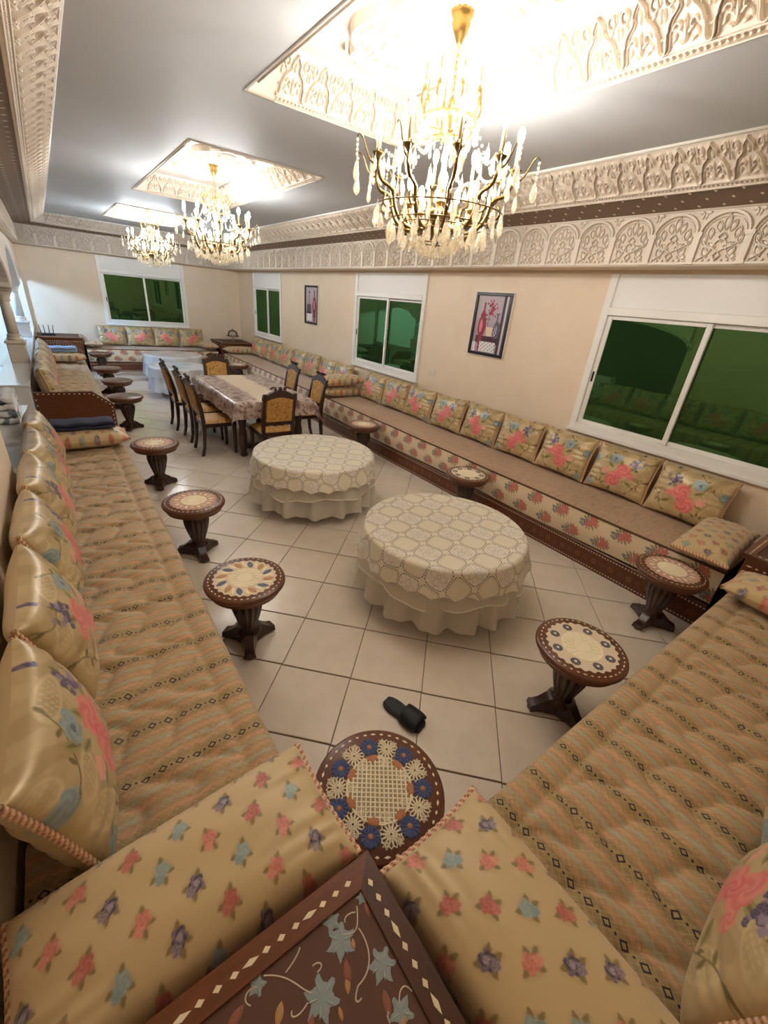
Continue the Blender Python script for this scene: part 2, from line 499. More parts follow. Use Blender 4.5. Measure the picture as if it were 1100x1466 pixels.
# inlaid sofa plinth: dotted lines and small stars on red-brown wood (u along, v 0..1)
q = Mat('inlaid_plinth', lin(96, 48, 22), 0.35); q.set(Coat_Weight=0.25, Coat_Roughness=0.2)
u, v = q.uv()
n1 = q.noise(12, 4, sc3=(6, 1, 20)); wood = q.mix(n1, lin(110, 56, 26), lin(72, 34, 15))
dots = ((u / 0.026).frac() - 0.5).abs().lt(0.26) * (((v - 0.12).abs().lt(0.022)).max((v - 0.86).abs().lt(0.022)))
aa = ((u / 0.16).frac() - 0.5) * 0.16; bb = (v - 0.48) * 0.2
rr = (aa * aa + bb * bb).sqrt(); th = bb.atan2(aa)
star = (rr - ((th * 8.0).cos() * 0.004) - 0.02).abs().lt(0.0028)
star2 = (rr - 0.009).abs().lt(0.002)
ring = (((u / 0.16 + 0.5).frac() - 0.5).abs() * 0.16 + bb.abs() - 0.02).abs().lt(0.002)
col = q.mix(star.max(star2).max(ring) * 0.55, wood, lin(166, 112, 62))
q.color(q.mix(dots, col, lin(226, 206, 170))); M['plinth'] = q.m
# lace cloth: round medallions and square lace rosettes, in cloth coordinates (metres)
def lace_mat(name, dark, pale, solid, alpha):
    q = Mat(name, pale, 0.55); q.set(Sheen_Weight=0.2)
    u, v = q.uv(); PP = 0.173
    a = u / PP; b = v / PP
    k = ((a.floor() + b.floor()) * 0.5).frac().gt(0.25)            # checkerboard
    fa = a.frac() - 0.5; fb = b.frac() - 0.5
    r = (fa.abs().pow(4.0) + fb.abs().pow(4.0)).pow(0.25)
    # solid cells spread over their corners, lace cells are smaller
    lim = 0.47
    edge = (r - lim).abs().lt(0.022)
    dots_ = ((a * 9.0).frac() - 0.5).abs().lt(0.3) * ((b * 9.0).frac() - 0.5).abs().lt(0.3)
    th = fb.atan2(fa); rad = (fa * fa + fb * fb).sqrt()
    petal = ((th * 4.0).cos() * 0.10 + 0.26 - rad).abs().lt(0.022)
    spok = (rad * 26.0).frac().lt(0.35) * ((th * 6.0).sin().abs().lt(0.55)) * r.lt(0.44)
    lace = petal.max(spok * 0.7).max((rad - 0.08).abs().lt(0.02)) * k
    rim = ((r - 0.40).abs().lt(0.012)) * (k * -1.0 + 1.0) * 0.5
    fac = (edge * dots_).max(lace * 0.38).max(rim * 0.5).max(edge * 0.30)
    colr = q.mix(k, solid, pale)
    q.color(q.mix(fac, colr, dark)); q.bump(fac, -0.2, 0.003)
    if alpha < 1: q.b.inputs['Alpha'].default_value = alpha
    return q.m
M['lace'] = lace_mat('lace_cloth', lin(122, 106, 90), lin(226, 217, 202), lin(224, 215, 192), 1.0)
def sheer(name, col, a):
    m = Mat(name, col, 0.6); m.set(Alpha=a, Sheen_Weight=0.3); return m.m
M['tulle'] = sheer('white_tulle', lin(238, 228, 212), 0.62)
M['tulle_band'] = Mat('satin_band', lin(244, 236, 222), 0.4).m
M['plastic'] = thin_glass('clear_plastic', (0.94, 0.95, 0.96), 0.06, 0.08, 0.35)
pw = Mat('white_vinyl', lin(214, 216, 218), 0.18)
u, v = pw.uv(); pw.color(pw.mix(((u * 9).sin() * (v * 9).sin()).gt(0.45), lin(216, 218, 220), lin(200, 202, 206))); M['vinyl'] = pw.m
M['vinyl_sheer'] = sheer('white_vinyl_skirt', lin(226, 230, 236), 0.75)
# dining cloth: mauve floral ground, cream runner with ragged floral edge
q = Mat('mauve_floral_cloth', lin(150, 130, 124), 0.3)
u, v = q.uv()
nA = q.noise(11, 5, coord='UV'); nB = q.noise(26, 4, coord='UV')
gr = q.ramp(nA, [(0.36, lin(104, 80, 78)), (0.46, lin(176, 152, 142)), (0.55, lin(206, 190, 176)), (0.66, lin(128, 96, 96))])
gr = q.mix(nB.gt(0.58) * 0.7, gr, lin(96, 66, 70))
edge = (u - 0.5).abs() * 1.06 + ((v * 17.0).frac() - 0.5).abs() * 0.10 + (nA - 0.5) * 0.12
cream = edge.lt(0.165)
q.color(q.mix(cream, gr, lin(228, 212, 186))); M['dining_cloth'] = q.m
q = Mat('gold_damask', lin(178, 130, 58), 0.5); nA = q.noise(38, 3)
q.color(q.ramp(nA, [(0.4, lin(150, 104, 40)), (0.52, lin(204, 158, 82)), (0.62, lin(168, 118, 50))])); q.bump(nA, 0.3, 0.004); M['damask'] = q.m
M['navy'] = Mat('navy_cloth', lin(30, 34, 62), 0.7).m
q = Mat('white_blanket', lin(224, 222, 220), 0.85); nA = q.noise(9, 3); q.color(q.mix(nA.gt(0.58), lin(228, 226, 224), lin(120, 132, 150))); M['blanket'] = q.m
M['blue_cloth'] = Mat('pale_blue_cloth', lin(150, 172, 206), 0.7).m
M['brown_door'] = wood_mat('hall_door_wood', lin(74, 44, 28), lin(50, 28, 18), 0.4, (10, 10, 2))
M['socket'] = Mat('socket_plastic', lin(226, 214, 196), 0.4).m
M['black'] = Mat('black_frame', lin(26, 20, 20), 0.35).m

# ------------------------------------------------------------ floor
fl = MB().box(-3.5, 4.6, -0.6, 13.2, -0.12, -0.006).build('floor', M['grout'])
set_props(fl, 'floor of square cream tiles laid on the diagonal', None, None, 'structure')
h = 0.3035 - 0.0045
tb = MB()
tb.add([(h, 0, -0.02), (0, h, -0.02), (-h, 0, -0.02), (0, -h, -0.02), (h, 0, -0.002), (0, h, -0.002), (-h, 0, -0.002), (0, -h, -0.002),
        (h - .004, 0, 0), (0, h - .004, 0), (-h + .004, 0, 0), (0, -h + .004, 0)],
       [(0, 1, 5, 4), (1, 2, 6, 5), (2, 3, 7, 6), (3, 0, 4, 7), (4, 5, 9, 8), (5, 6, 10, 9), (6, 7, 11, 10), (7, 4, 8, 11), (8, 9, 10, 11)])
tile_me = tb.mesh('tile', M['tile'])
for i in range(-5, 10):
    for j in range(-4, 40):
        if (i + j) % 2 == 0: continue
        cx = 1.338 + 0.3035 * i + 0.006 * (j - 2) * 0.6; cy = 1.163 + 0.3045 * j
        if 0.0 < cx < 3.85 and 0.1 < cy < 12.6:
            link('tile', tile_me, fl, loc=(cx, cy, 0))
lt_ = MB().box(-3.5, -0.02, 2.9, 13.0, -0.005, -0.001).build('passage_paving', M['marble'], fl)

# ------------------------------------------------------------ walls
def wall_with_openings(name, axis, pos, thick, a0, a1, z1, ops, mat):
    m = MB(); cur = a0
    def bx(b0, b1, z0_, z1_):
        if axis == 'x': m.box(min(pos, pos + thick), max(pos, pos + thick), b0, b1, z0_, z1_)
        else: m.box(b0, b1, min(pos, pos + thick), max(pos, pos + thick), z0_, z1_)
    for (b0, b1, z0_, z1_) in sorted(ops):
        bx(cur, b0, 0, z1); bx(b0, b1, 0, z0_); bx(b0, b1, z1_, z1); cur = b1
    bx(cur, a1, 0, z1)
    o = m.build(name, mat); o['kind'] = 'structure'; return o
WZ0, WZ1 = 0.99, 2.46
wins_r = [(0.55, 2.43), (5.07, 6.95), (10.13, 11.87)]
wall_with_openings('wall_right', 'x', XR, 0.16, YN - 0.15, YF + 0.15, 3.1, [(a, b, WZ0, WZ1) for a, b in wins_r], M['wall'])
wall_with_openings('wall_far', 'y', YF, 0.16, -3.5, XR, 3.1, [(1.105, 3.0, WZ0, WZ1)], M['wall'])
MB().box(-3.5, XR, YN - 0.15, YN, 0, 3.1).build('wall_near', M['wall'])['kind'] = 'structure'
# left side: solid wall, then a marble parapet with columns and arches, open to the hall
wl = MB().box(XL - 0.16, XL, YN, 3.3, 0, 2.6).build('wall_left', M['wall']); wl['kind'] = 'structure'
for k, (a, b) in enumerate(((3.3, 5.2), (6.2, YF))):
    p = MB().bbox(-0.60, -0.335, a, b, 0, 0.82, 0.004).build('trim_%d' % (10 + k), M['marble']); p['kind'] = 'structure'
    MB().bbox(-0.62, -0.325, a, b, 0.82, 0.85, 0.006).build('coping', M['marble'], p)
ar = MB()
ops = [(3.3, 7.72, 0.42), (8.12, 10.85, 0.5), (11.25, 12.95, 0.2)]
zs = 1.78
def spandrel(y0, y1, ry):
    n = 24
    yc = (y0 + y1) / 2; rx = (y1 - y0) / 2
    for i in range(n):
        a, b = PI * (1 - i / n), PI * (1 - (i + 1) / n)
        ya, za, yb, zb = yc + rx * math.cos(a), zs + ry * math.sin(a), yc + rx * math.cos(b), zs + ry * math.sin(b)
        ar.add([(-0.33, ya, za), (-0.33, yb, zb), (-0.33, yb, 2.6), (-0.33, ya, 2.6), (-0.6, ya, za), (-0.6, yb, zb), (-0.6, yb, 2.6), (-0.6, ya, 2.6)],
               [(0, 1, 2, 3), (7, 6, 5, 4), (0, 4, 5, 1)])
for o_ in ops: spandrel(*o_)
ar.box(-0.6, -0.33, 7.72, 8.12, zs, 2.6); ar.box(-0.6, -0.33, 10.85, 11.25, zs, 2.6); ar.box(-0.6, -0.33, 12.95, YF, 0.85, 2.6)
wa = ar.build('wall_left_arcade', M['gyps']); wa['kind'] = 'structure'
for (y0, y1, ry) in ops:   # raised archivolt mouldings
    yc = (y0 + y1) / 2; rx = (y1 - y0) / 2
    MB().tube([(-0.335, yc + (rx + .05) * math.cos(PI * (1 - i / 24)), zs + (ry + .05) * math.sin(PI * (1 - i / 24))) for i in range(25)], 0.022, 6).build('archivolt', M['gyps'], wa, True)
def column(y, mat):
    r = empty('arcade_column', (-0.44, y, 0.85), 0, None, None)
    MB().bbox(-0.10, 0.10, -0.12, 0.12, 0, 0.24, 0.008).build('pedestal', mat, r)
    MB().bbox(-0.115, 0.115, -0.135, 0.135, 0.24, 0.28, 0.01).build('pedestal_cap', mat, r)
    MB().lathe([(0.085, 0.28), (0.09, 0.30), (0.075, 0.325), (0.08, 0.345), (0.062, 0.36)], 20).build('column_base', mat, r, 40)
    MB().lathe([(0.060, 0.36), (0.058, 0.6), (0.052, 0.76)], 20, lambda k, a: 0.05 * abs(math.cos(8 * a))).build('shaft', mat, r, True)
    MB().lathe([(0.055, 0.76), (0.065, 0.775), (0.056, 0.79), (0.075, 0.84), (0.095, 0.87), (0.10, 0.89)], 20, lambda k, a: 0.08 * math.cos(8 * a)).build('capital', mat, r, True)
    MB().bbox(-0.12, 0.12, -0.13, 0.13, 0.89, 0.935, 0.008).build('abacus', mat, r)
    return r
for k, (y, m_, l_) in enumerate(((7.92, 'marble_beige', 'cream marble column with leafy capital on the parapet behind the second seat'), (11.05, 'marble', 'white marble column on the parapet close to the far window wall'))):
    set_props(column(y, M[m_]), l_, 'column')
# hall beyond the arcade
hw = MB().box(-3.5, -3.4, 2.0, 13.2, 0, 2.7).build('wall_hall', M['brown_door']); hw['kind'] = 'structure'
hn = MB().box(-3.4, XL - 0.16, 3.15, 3.3, 0, 2.7).build('wall_hall_end', M['wall']); hn['kind'] = 'structure'
hc = MB().box(-3.4, -0.6, 2.9, 13.04, 2.6, 2.7).build('ceiling_hall', M['ceiling']); hc['kind'] = 'structure'

# ------------------------------------------------------------ windows
def window(name, origin, u, n, w, label, split=0.5, handle=True):
    """origin: centre of the opening's foot on the wall face; u along the wall, n into the room"""
    r = empty(name, (0, 0, 0)); set_props(r, label, None, None, 'structure')
    r.matrix_world = frame_matrix(origin, u, (0, 0, 1), n)          # local: x along, y up, z into room
    H = WZ1 - WZ0; W = w / 2
    def part(nm, mat, boxes, parent=r, b=0.004):
        m = MB()
        for bx_ in boxes: m.bbox(*bx_, b)
        return m.build(nm, mat, parent)
    part('window_frame', M['alu'], [(-W, -W + .07, 0, H, -.06, .03), (W - .07, W, 0, H, -.06, .03), (-W + .07, W - .07, 0, .075, -.06, .03), (-W + .07, W - .07, 1.12, 1.19, -.06, .035)])
    part('sill', M['alu'], [(-W - .015, W + .015, -0.02, .012, -.05, .045)])
    part('shutter_box', M['shutter'], [(-W + .07, W - .07, 1.19, H, -.06, .012)])
    sw = W - .07
    for k, (a, b, dz) in enumerate(((-sw, 0.03, 0.0), (-0.03, sw, -0.028))):
        s = part('sash', M['alu'], [(a, a + .045, .075, 1.12, -.03 + dz, .004 + dz), (b - .045, b, .075, 1.12, -.03 + dz, .004 + dz), (a + .045, b - .045, .075, .115, -.03 + dz, .004 + dz), (a + .045, b - .045, 1.085, 1.12, -.03 + dz, .004 + dz)])
        part('pane', M['green_glass'], [(a + .04, b - .04, .11, 1.09, -.018 + dz, -.010 + dz)], s, 0.001)
    part('latch', M['dark_metal'], [(-sw + .012, -sw + .030, .5, .6, .004, .014)])
    return r
for k, ((a, b), l) in enumerate(zip(wins_r, ('wide sliding window with green glass above the roses cushions by the big picture', 'sliding window with green glass between the two framed pictures', 'sliding window with green glass beside the far corner'))):
    window('window_%d' % (k + 1), (XR, (a + b) / 2, WZ0), (0, -1, 0), (-1, 0, 0), b - a, l)
window('window_4', (2.0525, YF, WZ0), (1, 0, 0), (0, -1, 0), 1.895, 'sliding window with green glass on the end wall')

# ------------------------------------------------------------ carved plaster
def arch_cell():
    m = MB(); T = 0.028
    # unit cell 0..1 by 0..1
    for x0 in (0.0, 0.93):
        m.box(x0, x0 + .07, 0.0, 0.55, 0, T); m.box(max(0, x0 - .02), min(1, x0 + .09), 0.5, 0.58, 0, T * 1.15); m.box(max(0, x0 - .02), min(1, x0 + .09), 0.0, 0.06, 0, T * 1.15)
    m.ribbon([(0.035, .58)] + arcpts(.5, .56, .465, PI, 0, 18, .36) + [(.965, .58)], .075, 0, T * 1.1)
    m.ribbon(arcpts(.5, .55, .40, PI, 0, 18, .30), .02, 0, T * .6)
    for sx in (-1, 1):   # spandrel leaves
        m.mound(leafpoly(.5 + sx * .36, .93, .13, .07, 0 if sx > 0 else PI), 0, T * .7)
        m.mound(leafpoly(.5 + sx * .47, .96, .16, .06, -PI / 2), 0, T * .6)
    # stepped foliage rising to a point
    def leaf(x, y, l, w_, a):
        m.mound(leafpoly(x, y, l, w_, a), 0, T * .55, .55); 
        pl = leafpoly(x, y, l, w_, a); m.ribbon(pl, .02, 0, T * .8, True)
    leaf(.5, .60, .28, .12, PI / 2)
    for sx in (-1, 1):
        leaf(.5 + sx * .10, .58, .20, .11, PI / 2 - sx * .30)
        leaf(.5 + sx * .24, .46, .20, .11, PI / 2 - sx * .20)
        leaf(.5 + sx * .34, .36, .18, .10, PI / 2 - sx * .1)
        leaf(.5 + sx * .20, .12, .22, .11, PI / 2 - sx * .5)
        leaf(.5 + sx * .07, .30, .2, .08, PI / 2 - sx * 1.1)
        m.ribbon(bez((.5, .45), (.5 + sx * .2, .42), (.5 + sx * .05, .2), (.5 + sx * .34, .1), 10), .028, 0, T * .9)
        m.ribbon(bez((.5, .22), (.5 + sx * .1, .3), (.5 + sx * .3, .3), (.5 + sx * .36, .44), 10), .028, 0, T * .85)
        m.mound(circ(.5 + sx * .32, .14, .055, 8), 0, T * .7)
    m.ribbon([(.5, .56), (.58, .48), (.5, .40), (.42, .48)], .025, 0, T, True)
    m.ribbon([(.5, .24), (.57, .16), (.5, .07), (.43, .16)], .025, 0, T, True)
    m.box(.07, .93, 0.0, .045, 0, T * .8)
    for k in range(7): m.mound(circ(.13 + k * .123, .075, .03, 6), 0, T * .7)
    return m.mesh('arch_panel', M['gyps'])
def cove_cell():
    m = MB(); T = 0.022
    m.box(0, 1, 0, .022, 0, T * .8); m.box(0, 1, .115, .135, 0, T * .8); m.box(0, 1, .955, .98, 0, T * .6)
    for k in range(7):
        m.mound([(.07 + k / 7 - .055, .068), (.07 + k / 7, .105), (.07 + k / 7 + .055, .068), (.07 + k / 7, .032)], 0, T * .7, .6)
    for sx in (-1, 1):   # ogee frame
        pts = bez((.5 + sx * .5, .16), (.5 + sx * .34, .17), (.5 + sx * .46, .40), (.5 + sx * .36, .44), 10) + bez((.5 + sx * .36, .46), (.5 + sx * .32, .62), (.5 + sx * .16, .62), (.5 + sx * .14, .70), 8) + bez((.5 + sx * .13, .72), (.5 + sx * .18, .82), (.5 + sx * .06, .86), (.5, .94), 8)
        m.ribbon(pts, .035, 0, T * 1.1); 
        m.ribbon([(.5 + (x_ - .5) * .86, .16 + (y_ - .16) * .93) for x_, y_ in pts], .016, 0, T * .6)
        # scrolls
        m.ribbon([(.5 + sx * (.16 + (.11 - .011 * i) * math.cos(.62 * i)), .42 + (.10 - .010 * i) * math.sin(.62 * i)) for i in range(9)], .03, 0, T * .85)
        m.mound(leafpoly(.5 + sx * .02, .32, .16, .06, PI / 2 - sx * 1.0), 0, T * .7)
        m.mound(leafpoly(.5 + sx * .03, .20, .2, .07, PI / 2 - sx * 1.25), 0, T * .7)
        m.mound(leafpoly(.5 + sx * .28, .24, .16, .06, PI / 2 + sx * .5), 0, T * .6)
        m.mound(circ(.5 + sx * .34, .80, .07, 9), 0, T * .55, .5); m.ribbon(circ(.5 + sx * .34, .80, .085, 12), .022, 0, T * .85, True)
        m.mound(leafpoly(.5 + sx * .27, .60, .15, .06, PI / 2 - sx * .6), 0, T * .6)
        m.mound(leafpoly(.5 + sx * .46, .52, .2, .05, PI / 2), 0, T * .7)
        m.mound(leafpoly(.5 + sx * .46, .74, .16, .05, PI / 2), 0, T * .6)
        m.mound(circ(.5 + sx * .475, .35, .02, 6), 0, T * .7)
    m.mound(leafpoly(.5, .60, .24, .12, PI / 2), 0, T * .75, .5); m.mound(leafpoly(.5, .20, .36, .07, PI / 2), 0, T * .9)
    return m.mesh('cove_panel', M['gyps'])
ARCH, COVE = arch_cell(), cove_cell()

def rect_loop(x0, x1, y0, y1, z):
    return {'right': ((x1, y1, z), (x1, y0, z)), 'far': ((x0, y1, z), (x1, y1, z)), 'left': ((x0, y0, z), (x0, y1, z)), 'near': ((x1, y0, z), (x0, y0, z))}
def uvquad(m_, A0, A1, B0, B1, mat, name, parent, vscale=None):
    """one mitred strip with u in metres along the run and v in 0..1 (or metres) across"""
    A0, A1, B0, B1 = map(Vector, (A0, A1, B0, B1)); u = (A1 - A0).normalized()
    wv = (B0 - A0); wv = wv - u * wv.dot(u); hh = wv.length
    me = bpy.data.meshes.new(name); me.from_pydata([A0, A1, B1, B0], [], [(0, 1, 2, 3)])
    ul = me.uv_layers.new(name='UVMap'); k = hh if vscale is None else vscale
    for l, p, vv in zip(ul.data, (A0, A1, B1, B0), (0, 0, k, k)): l.uv = ((p - A0).dot(u), vv)
    me.materials.append(mat); me.update(); return link(name, me, parent)
def run_cells(me, name, A0, A1, B0, B1, cell, parent):
    A0, A1, B0, B1 = map(Vector, (A0, A1, B0, B1)); u = (A1 - A0).normalized()
    s0 = max(0.0, (B0 - A0).dot(u)); s1 = min((A1 - A0).length, (B1 - A0).dot(u))
    v_ = (B0 - A0); v_ = v_ - u * v_.dot(u)
    nrm = u.cross(v_).normalized(); n = max(1, round((s1 - s0) / cell)); w_ = (s1 - s0) / n
    for k in range(n):
        o = link(name, me, parent); o.matrix_world = frame_matrix(A0 + u * (s0 + k * w_), u * w_, v_, nrm)
def strip(A0, A1, sec, up, nrm):
    pass
loops = [rect_loop(-0.25, 4.06, -0.30, 12.84, ZB), rect_loop(-0.25, 4.06, -0.30, 12.84, ZA), rect_loop(0.07, 3.75, -0.08, 12.65, ZD), rect_loop(0.31, 3.43, 0.14, 12.42, ZC)]
wl_loop = rect_loop(XL - .02, XR, YN, YF, ZB)
def bead(parent, A0, A1, r, mat, name='moulding', off=(0, 0, 0)):
    A0 = Vector(A0) + Vector(off); A1 = Vector(A1) + Vector(off)
    MB().tube([A0, A1], r, 8).build(name, mat, parent, True)
for k, side in enumerate(('right', 'far', 'left', 'near')):
    t = empty('trim_%d' % (k + 1)); set_props(t, 'carved plaster frieze and cove along the %s wall' % {'right': 'long window', 'far': 'end', 'left': 'arcade', 'near': 'nearest'}[side], None, None, 'structure')
    L = [lp[side] for lp in loops]; W0 = wl_loop[side]
    uvquad(None, *L[0], *L[1], M['gyps_mesh'], 'frieze_ground', t)
    uvquad(None, *L[1], *L[2], M['star_band'], 'star_band', t, 1.0)
    uvquad(None, *L[2], *L[3], M['gyps_ground'], 'cove_ground', t)
    uvquad(None, *W0, *L[0], M['wall'], 'soffit', t)
    run_cells(ARCH, 'arch_panel', *L[0], *L[1], 0.325, t)
    run_cells(COVE, 'cove_panel', *L[2], *L[3], 0.186, t)
    bead(t, *L[0], 0.012, M['gyps']); bead(t, *L[1], 0.010, M['gyps']); bead(t, *L[2], 0.012, M['gyps']); bead(t, *L[3], 0.016, M['white_paint'])
# ceiling with three coffers
coffers = [(0.30, 3.27), (4.60, 7.56), (9.15, 11.25)]
CX0, CX1 = 1.21, 2.47
m = MB()
m.box(0.30, CX0, 0.1, 12.45, ZC, ZC + .02); m.box(CX1, 3.44, 0.1, 12.45, ZC, ZC + .02)
ys = [0.1] + [v_ for c_ in coffers for v_ in c_] + [12.45]
for a, b in zip(ys[0::2], ys[1::2]): m.box(CX0, CX1, a, b, ZC, ZC + .02)
ce = m.build('ceiling', M['ceiling']); ce['kind'] = 'structure'
rf = MB().box(-3.5, 4.6, -0.6, 13.2, 3.42, 3.5).build('ceiling_slab', M['ceiling']); rf['kind'] = 'structure'
quarter = [(.27, 0), (.262, .1), (.245, .2), (.285, .30), (.305, .42), (.27, .53), (.20, .60), (.185, .68), (.12, .71), (.06, .78), (0, .74)]
def smooth_closed(pts, n=4):
    o = []; N_ = len(pts)
    for i in range(N_):
        p0, p1, p2, p3 = (pts[(i + k) % N_] for k in (-1, 0, 1, 2))
        for j in range(n):
            t = j / n
            o.append(tuple(.5 * ((2 * p1[k]) + (-p0[k] + p2[k]) * t + (2 * p0[k] - 5 * p1[k] + 4 * p2[k] - p3[k]) * t * t + (-p0[k] + 3 * p1[k] - 3 * p2[k] + p3[k]) * t ** 3) for k in (0, 1)))
    return o
qq = quarter + [(-x_, y_) for x_, y_ in reversed(quarter[:-1])]
qq = qq + [(x_, -y_) for x_, y_ in reversed(qq[1:-1])]
outline = smooth_closed(qq, 4)
def medallion(parent, cx, cy):
    r = empty('ceiling_medallion', (cx, cy, ZT)); r.parent = parent
    def flip(mb): return mb.xf(Matrix.Scale(-1, 4, (0, 0, 1)))
    flip(MB().prism(outline, 0, 0.018)).build('medallion_plate', M['gyps'], r)
    m_ = MB(); m_.ribbon(outline, .045, .0, .05, True); m_.ribbon([(x_ * .88, y_ * .93) for x_, y_ in outline], .02, .018, .036, True)
    flip(m_).build('medallion_rim', M['gyps'], r)
    m_ = MB()
    for k in range(16):
        a = 2 * PI * k / 16
        m_.mound(leafpoly(.05 * math.cos(a), .05 * math.sin(a), .10, .035, a), .018, .032)
        if k % 2 == 0: m_.ribbon(leafpoly(.14 * math.cos(a), .14 * math.sin(a), .08, .05, a), .008, .018, .034, True)
    for sy in (-1, 1):
        for k in range(12):
            a = 2 * PI * k / 12; m_.mound(leafpoly(.03 * math.cos(a), sy * .48 + .03 * math.sin(a), .05, .022, a), .018, .032)
        m_.ribbon(circ(0, sy * .48, .095, 20), .012, .018, .034, True)
        for sx in (-1, 1):
            for (x_, y_, l_, w_, a_) in ((.12, .28, .12, .05, .9), (.08, .34, .1, .04, 1.8), (.20, .36, .09, .05, 1.3), (.17, .44, .09, .05, .4), (.13, .56, .1, .04, 1.9), (.05, .62, .09, .04, 1.2), (.2, .08, .1, .04, 1.6), (.14, .2, .08, .04, -.3)):
                a2 = a_ if sx > 0 else PI - a_
                lp_ = leafpoly(sx * x_, y_, l_, w_, a2); lp_ = [(px, py * sy) for px, py in lp_]
                if sx * sy < 0: lp_ = lp_[::-1]
                m_.mound(lp_, .018, .03); m_.ribbon(lp_, .006, .018, .034, True)
    flip(m_).build('medallion_leafwork', M['gyps'], r)
    m_ = MB()
    for sx in (-1, 1):
        for sy in (-1, 1):
            m_.ribbon([(sx * (.15 + (.07 - .007 * i) * math.cos(.7 * i)), sy * (.68 + (.055 - .005 * i) * math.sin(.7 * i))) for i in range(9)], .022, 0, .045)
    flip(m_).build('medallion_scroll', M['gyps'], r)
CH_Y = [2.11, 6.08, 10.2]
for k, (a, b) in enumerate(coffers):
    t = empty('trim_%d' % (5 + k)); set_props(t, 'ceiling coffer with carved sloping sides and an oval plaster medallion', None, None, 'structure')
    lo = rect_loop(CX0, CX1, a, b, ZC); hi = rect_loop(CX0 + .18, CX1 - .18, a + .18, b - .18, ZT)
    for side in ('right', 'far', 'left', 'near'):
        uvquad(None, *lo[side], *hi[side], M['gyps_ground'], 'cove_ground', t)
        run_cells(COVE, 'cove_panel', *lo[side], *hi[side], 0.186, t)
        bead(t, *lo[side], 0.008, M['gyps']); bead(t, *hi[side], 0.012, M['white_paint'])
    MB().box(CX0 + .1, CX1 - .1, a + .1, b - .1, ZT, ZT + .02).build('coffer_top', M['white_paint'], t)
    medallion(t, 1.84, CH_Y[k])
# sockets
for (loc, u, n, l) in (((XR, 4.756, 1.18), (0, -1, 0), (-1, 0, 0), 'white twin wall socket between the middle window and the larger picture'), ((3.304, YF, 1.20), (1, 0, 0), (0, -1, 0), 'white wall socket right of the end wall window')):
    r = empty('wall_socket'); r.matrix_world = frame_matrix(loc, u, (0, 0, 1), n); set_props(r, l, 'socket')
    MB().bbox(-.075, .075, -.042, .042, 0, .010, .003).build('cover_plate', M['socket'], r)
    for sx in (-1, 1): MB().lathe([(.024, .010), (.024, .013), (.019, .013), (.017, .011)], 16, cx=sx * .037, cap=True).build('outlet', M['socket'], r)

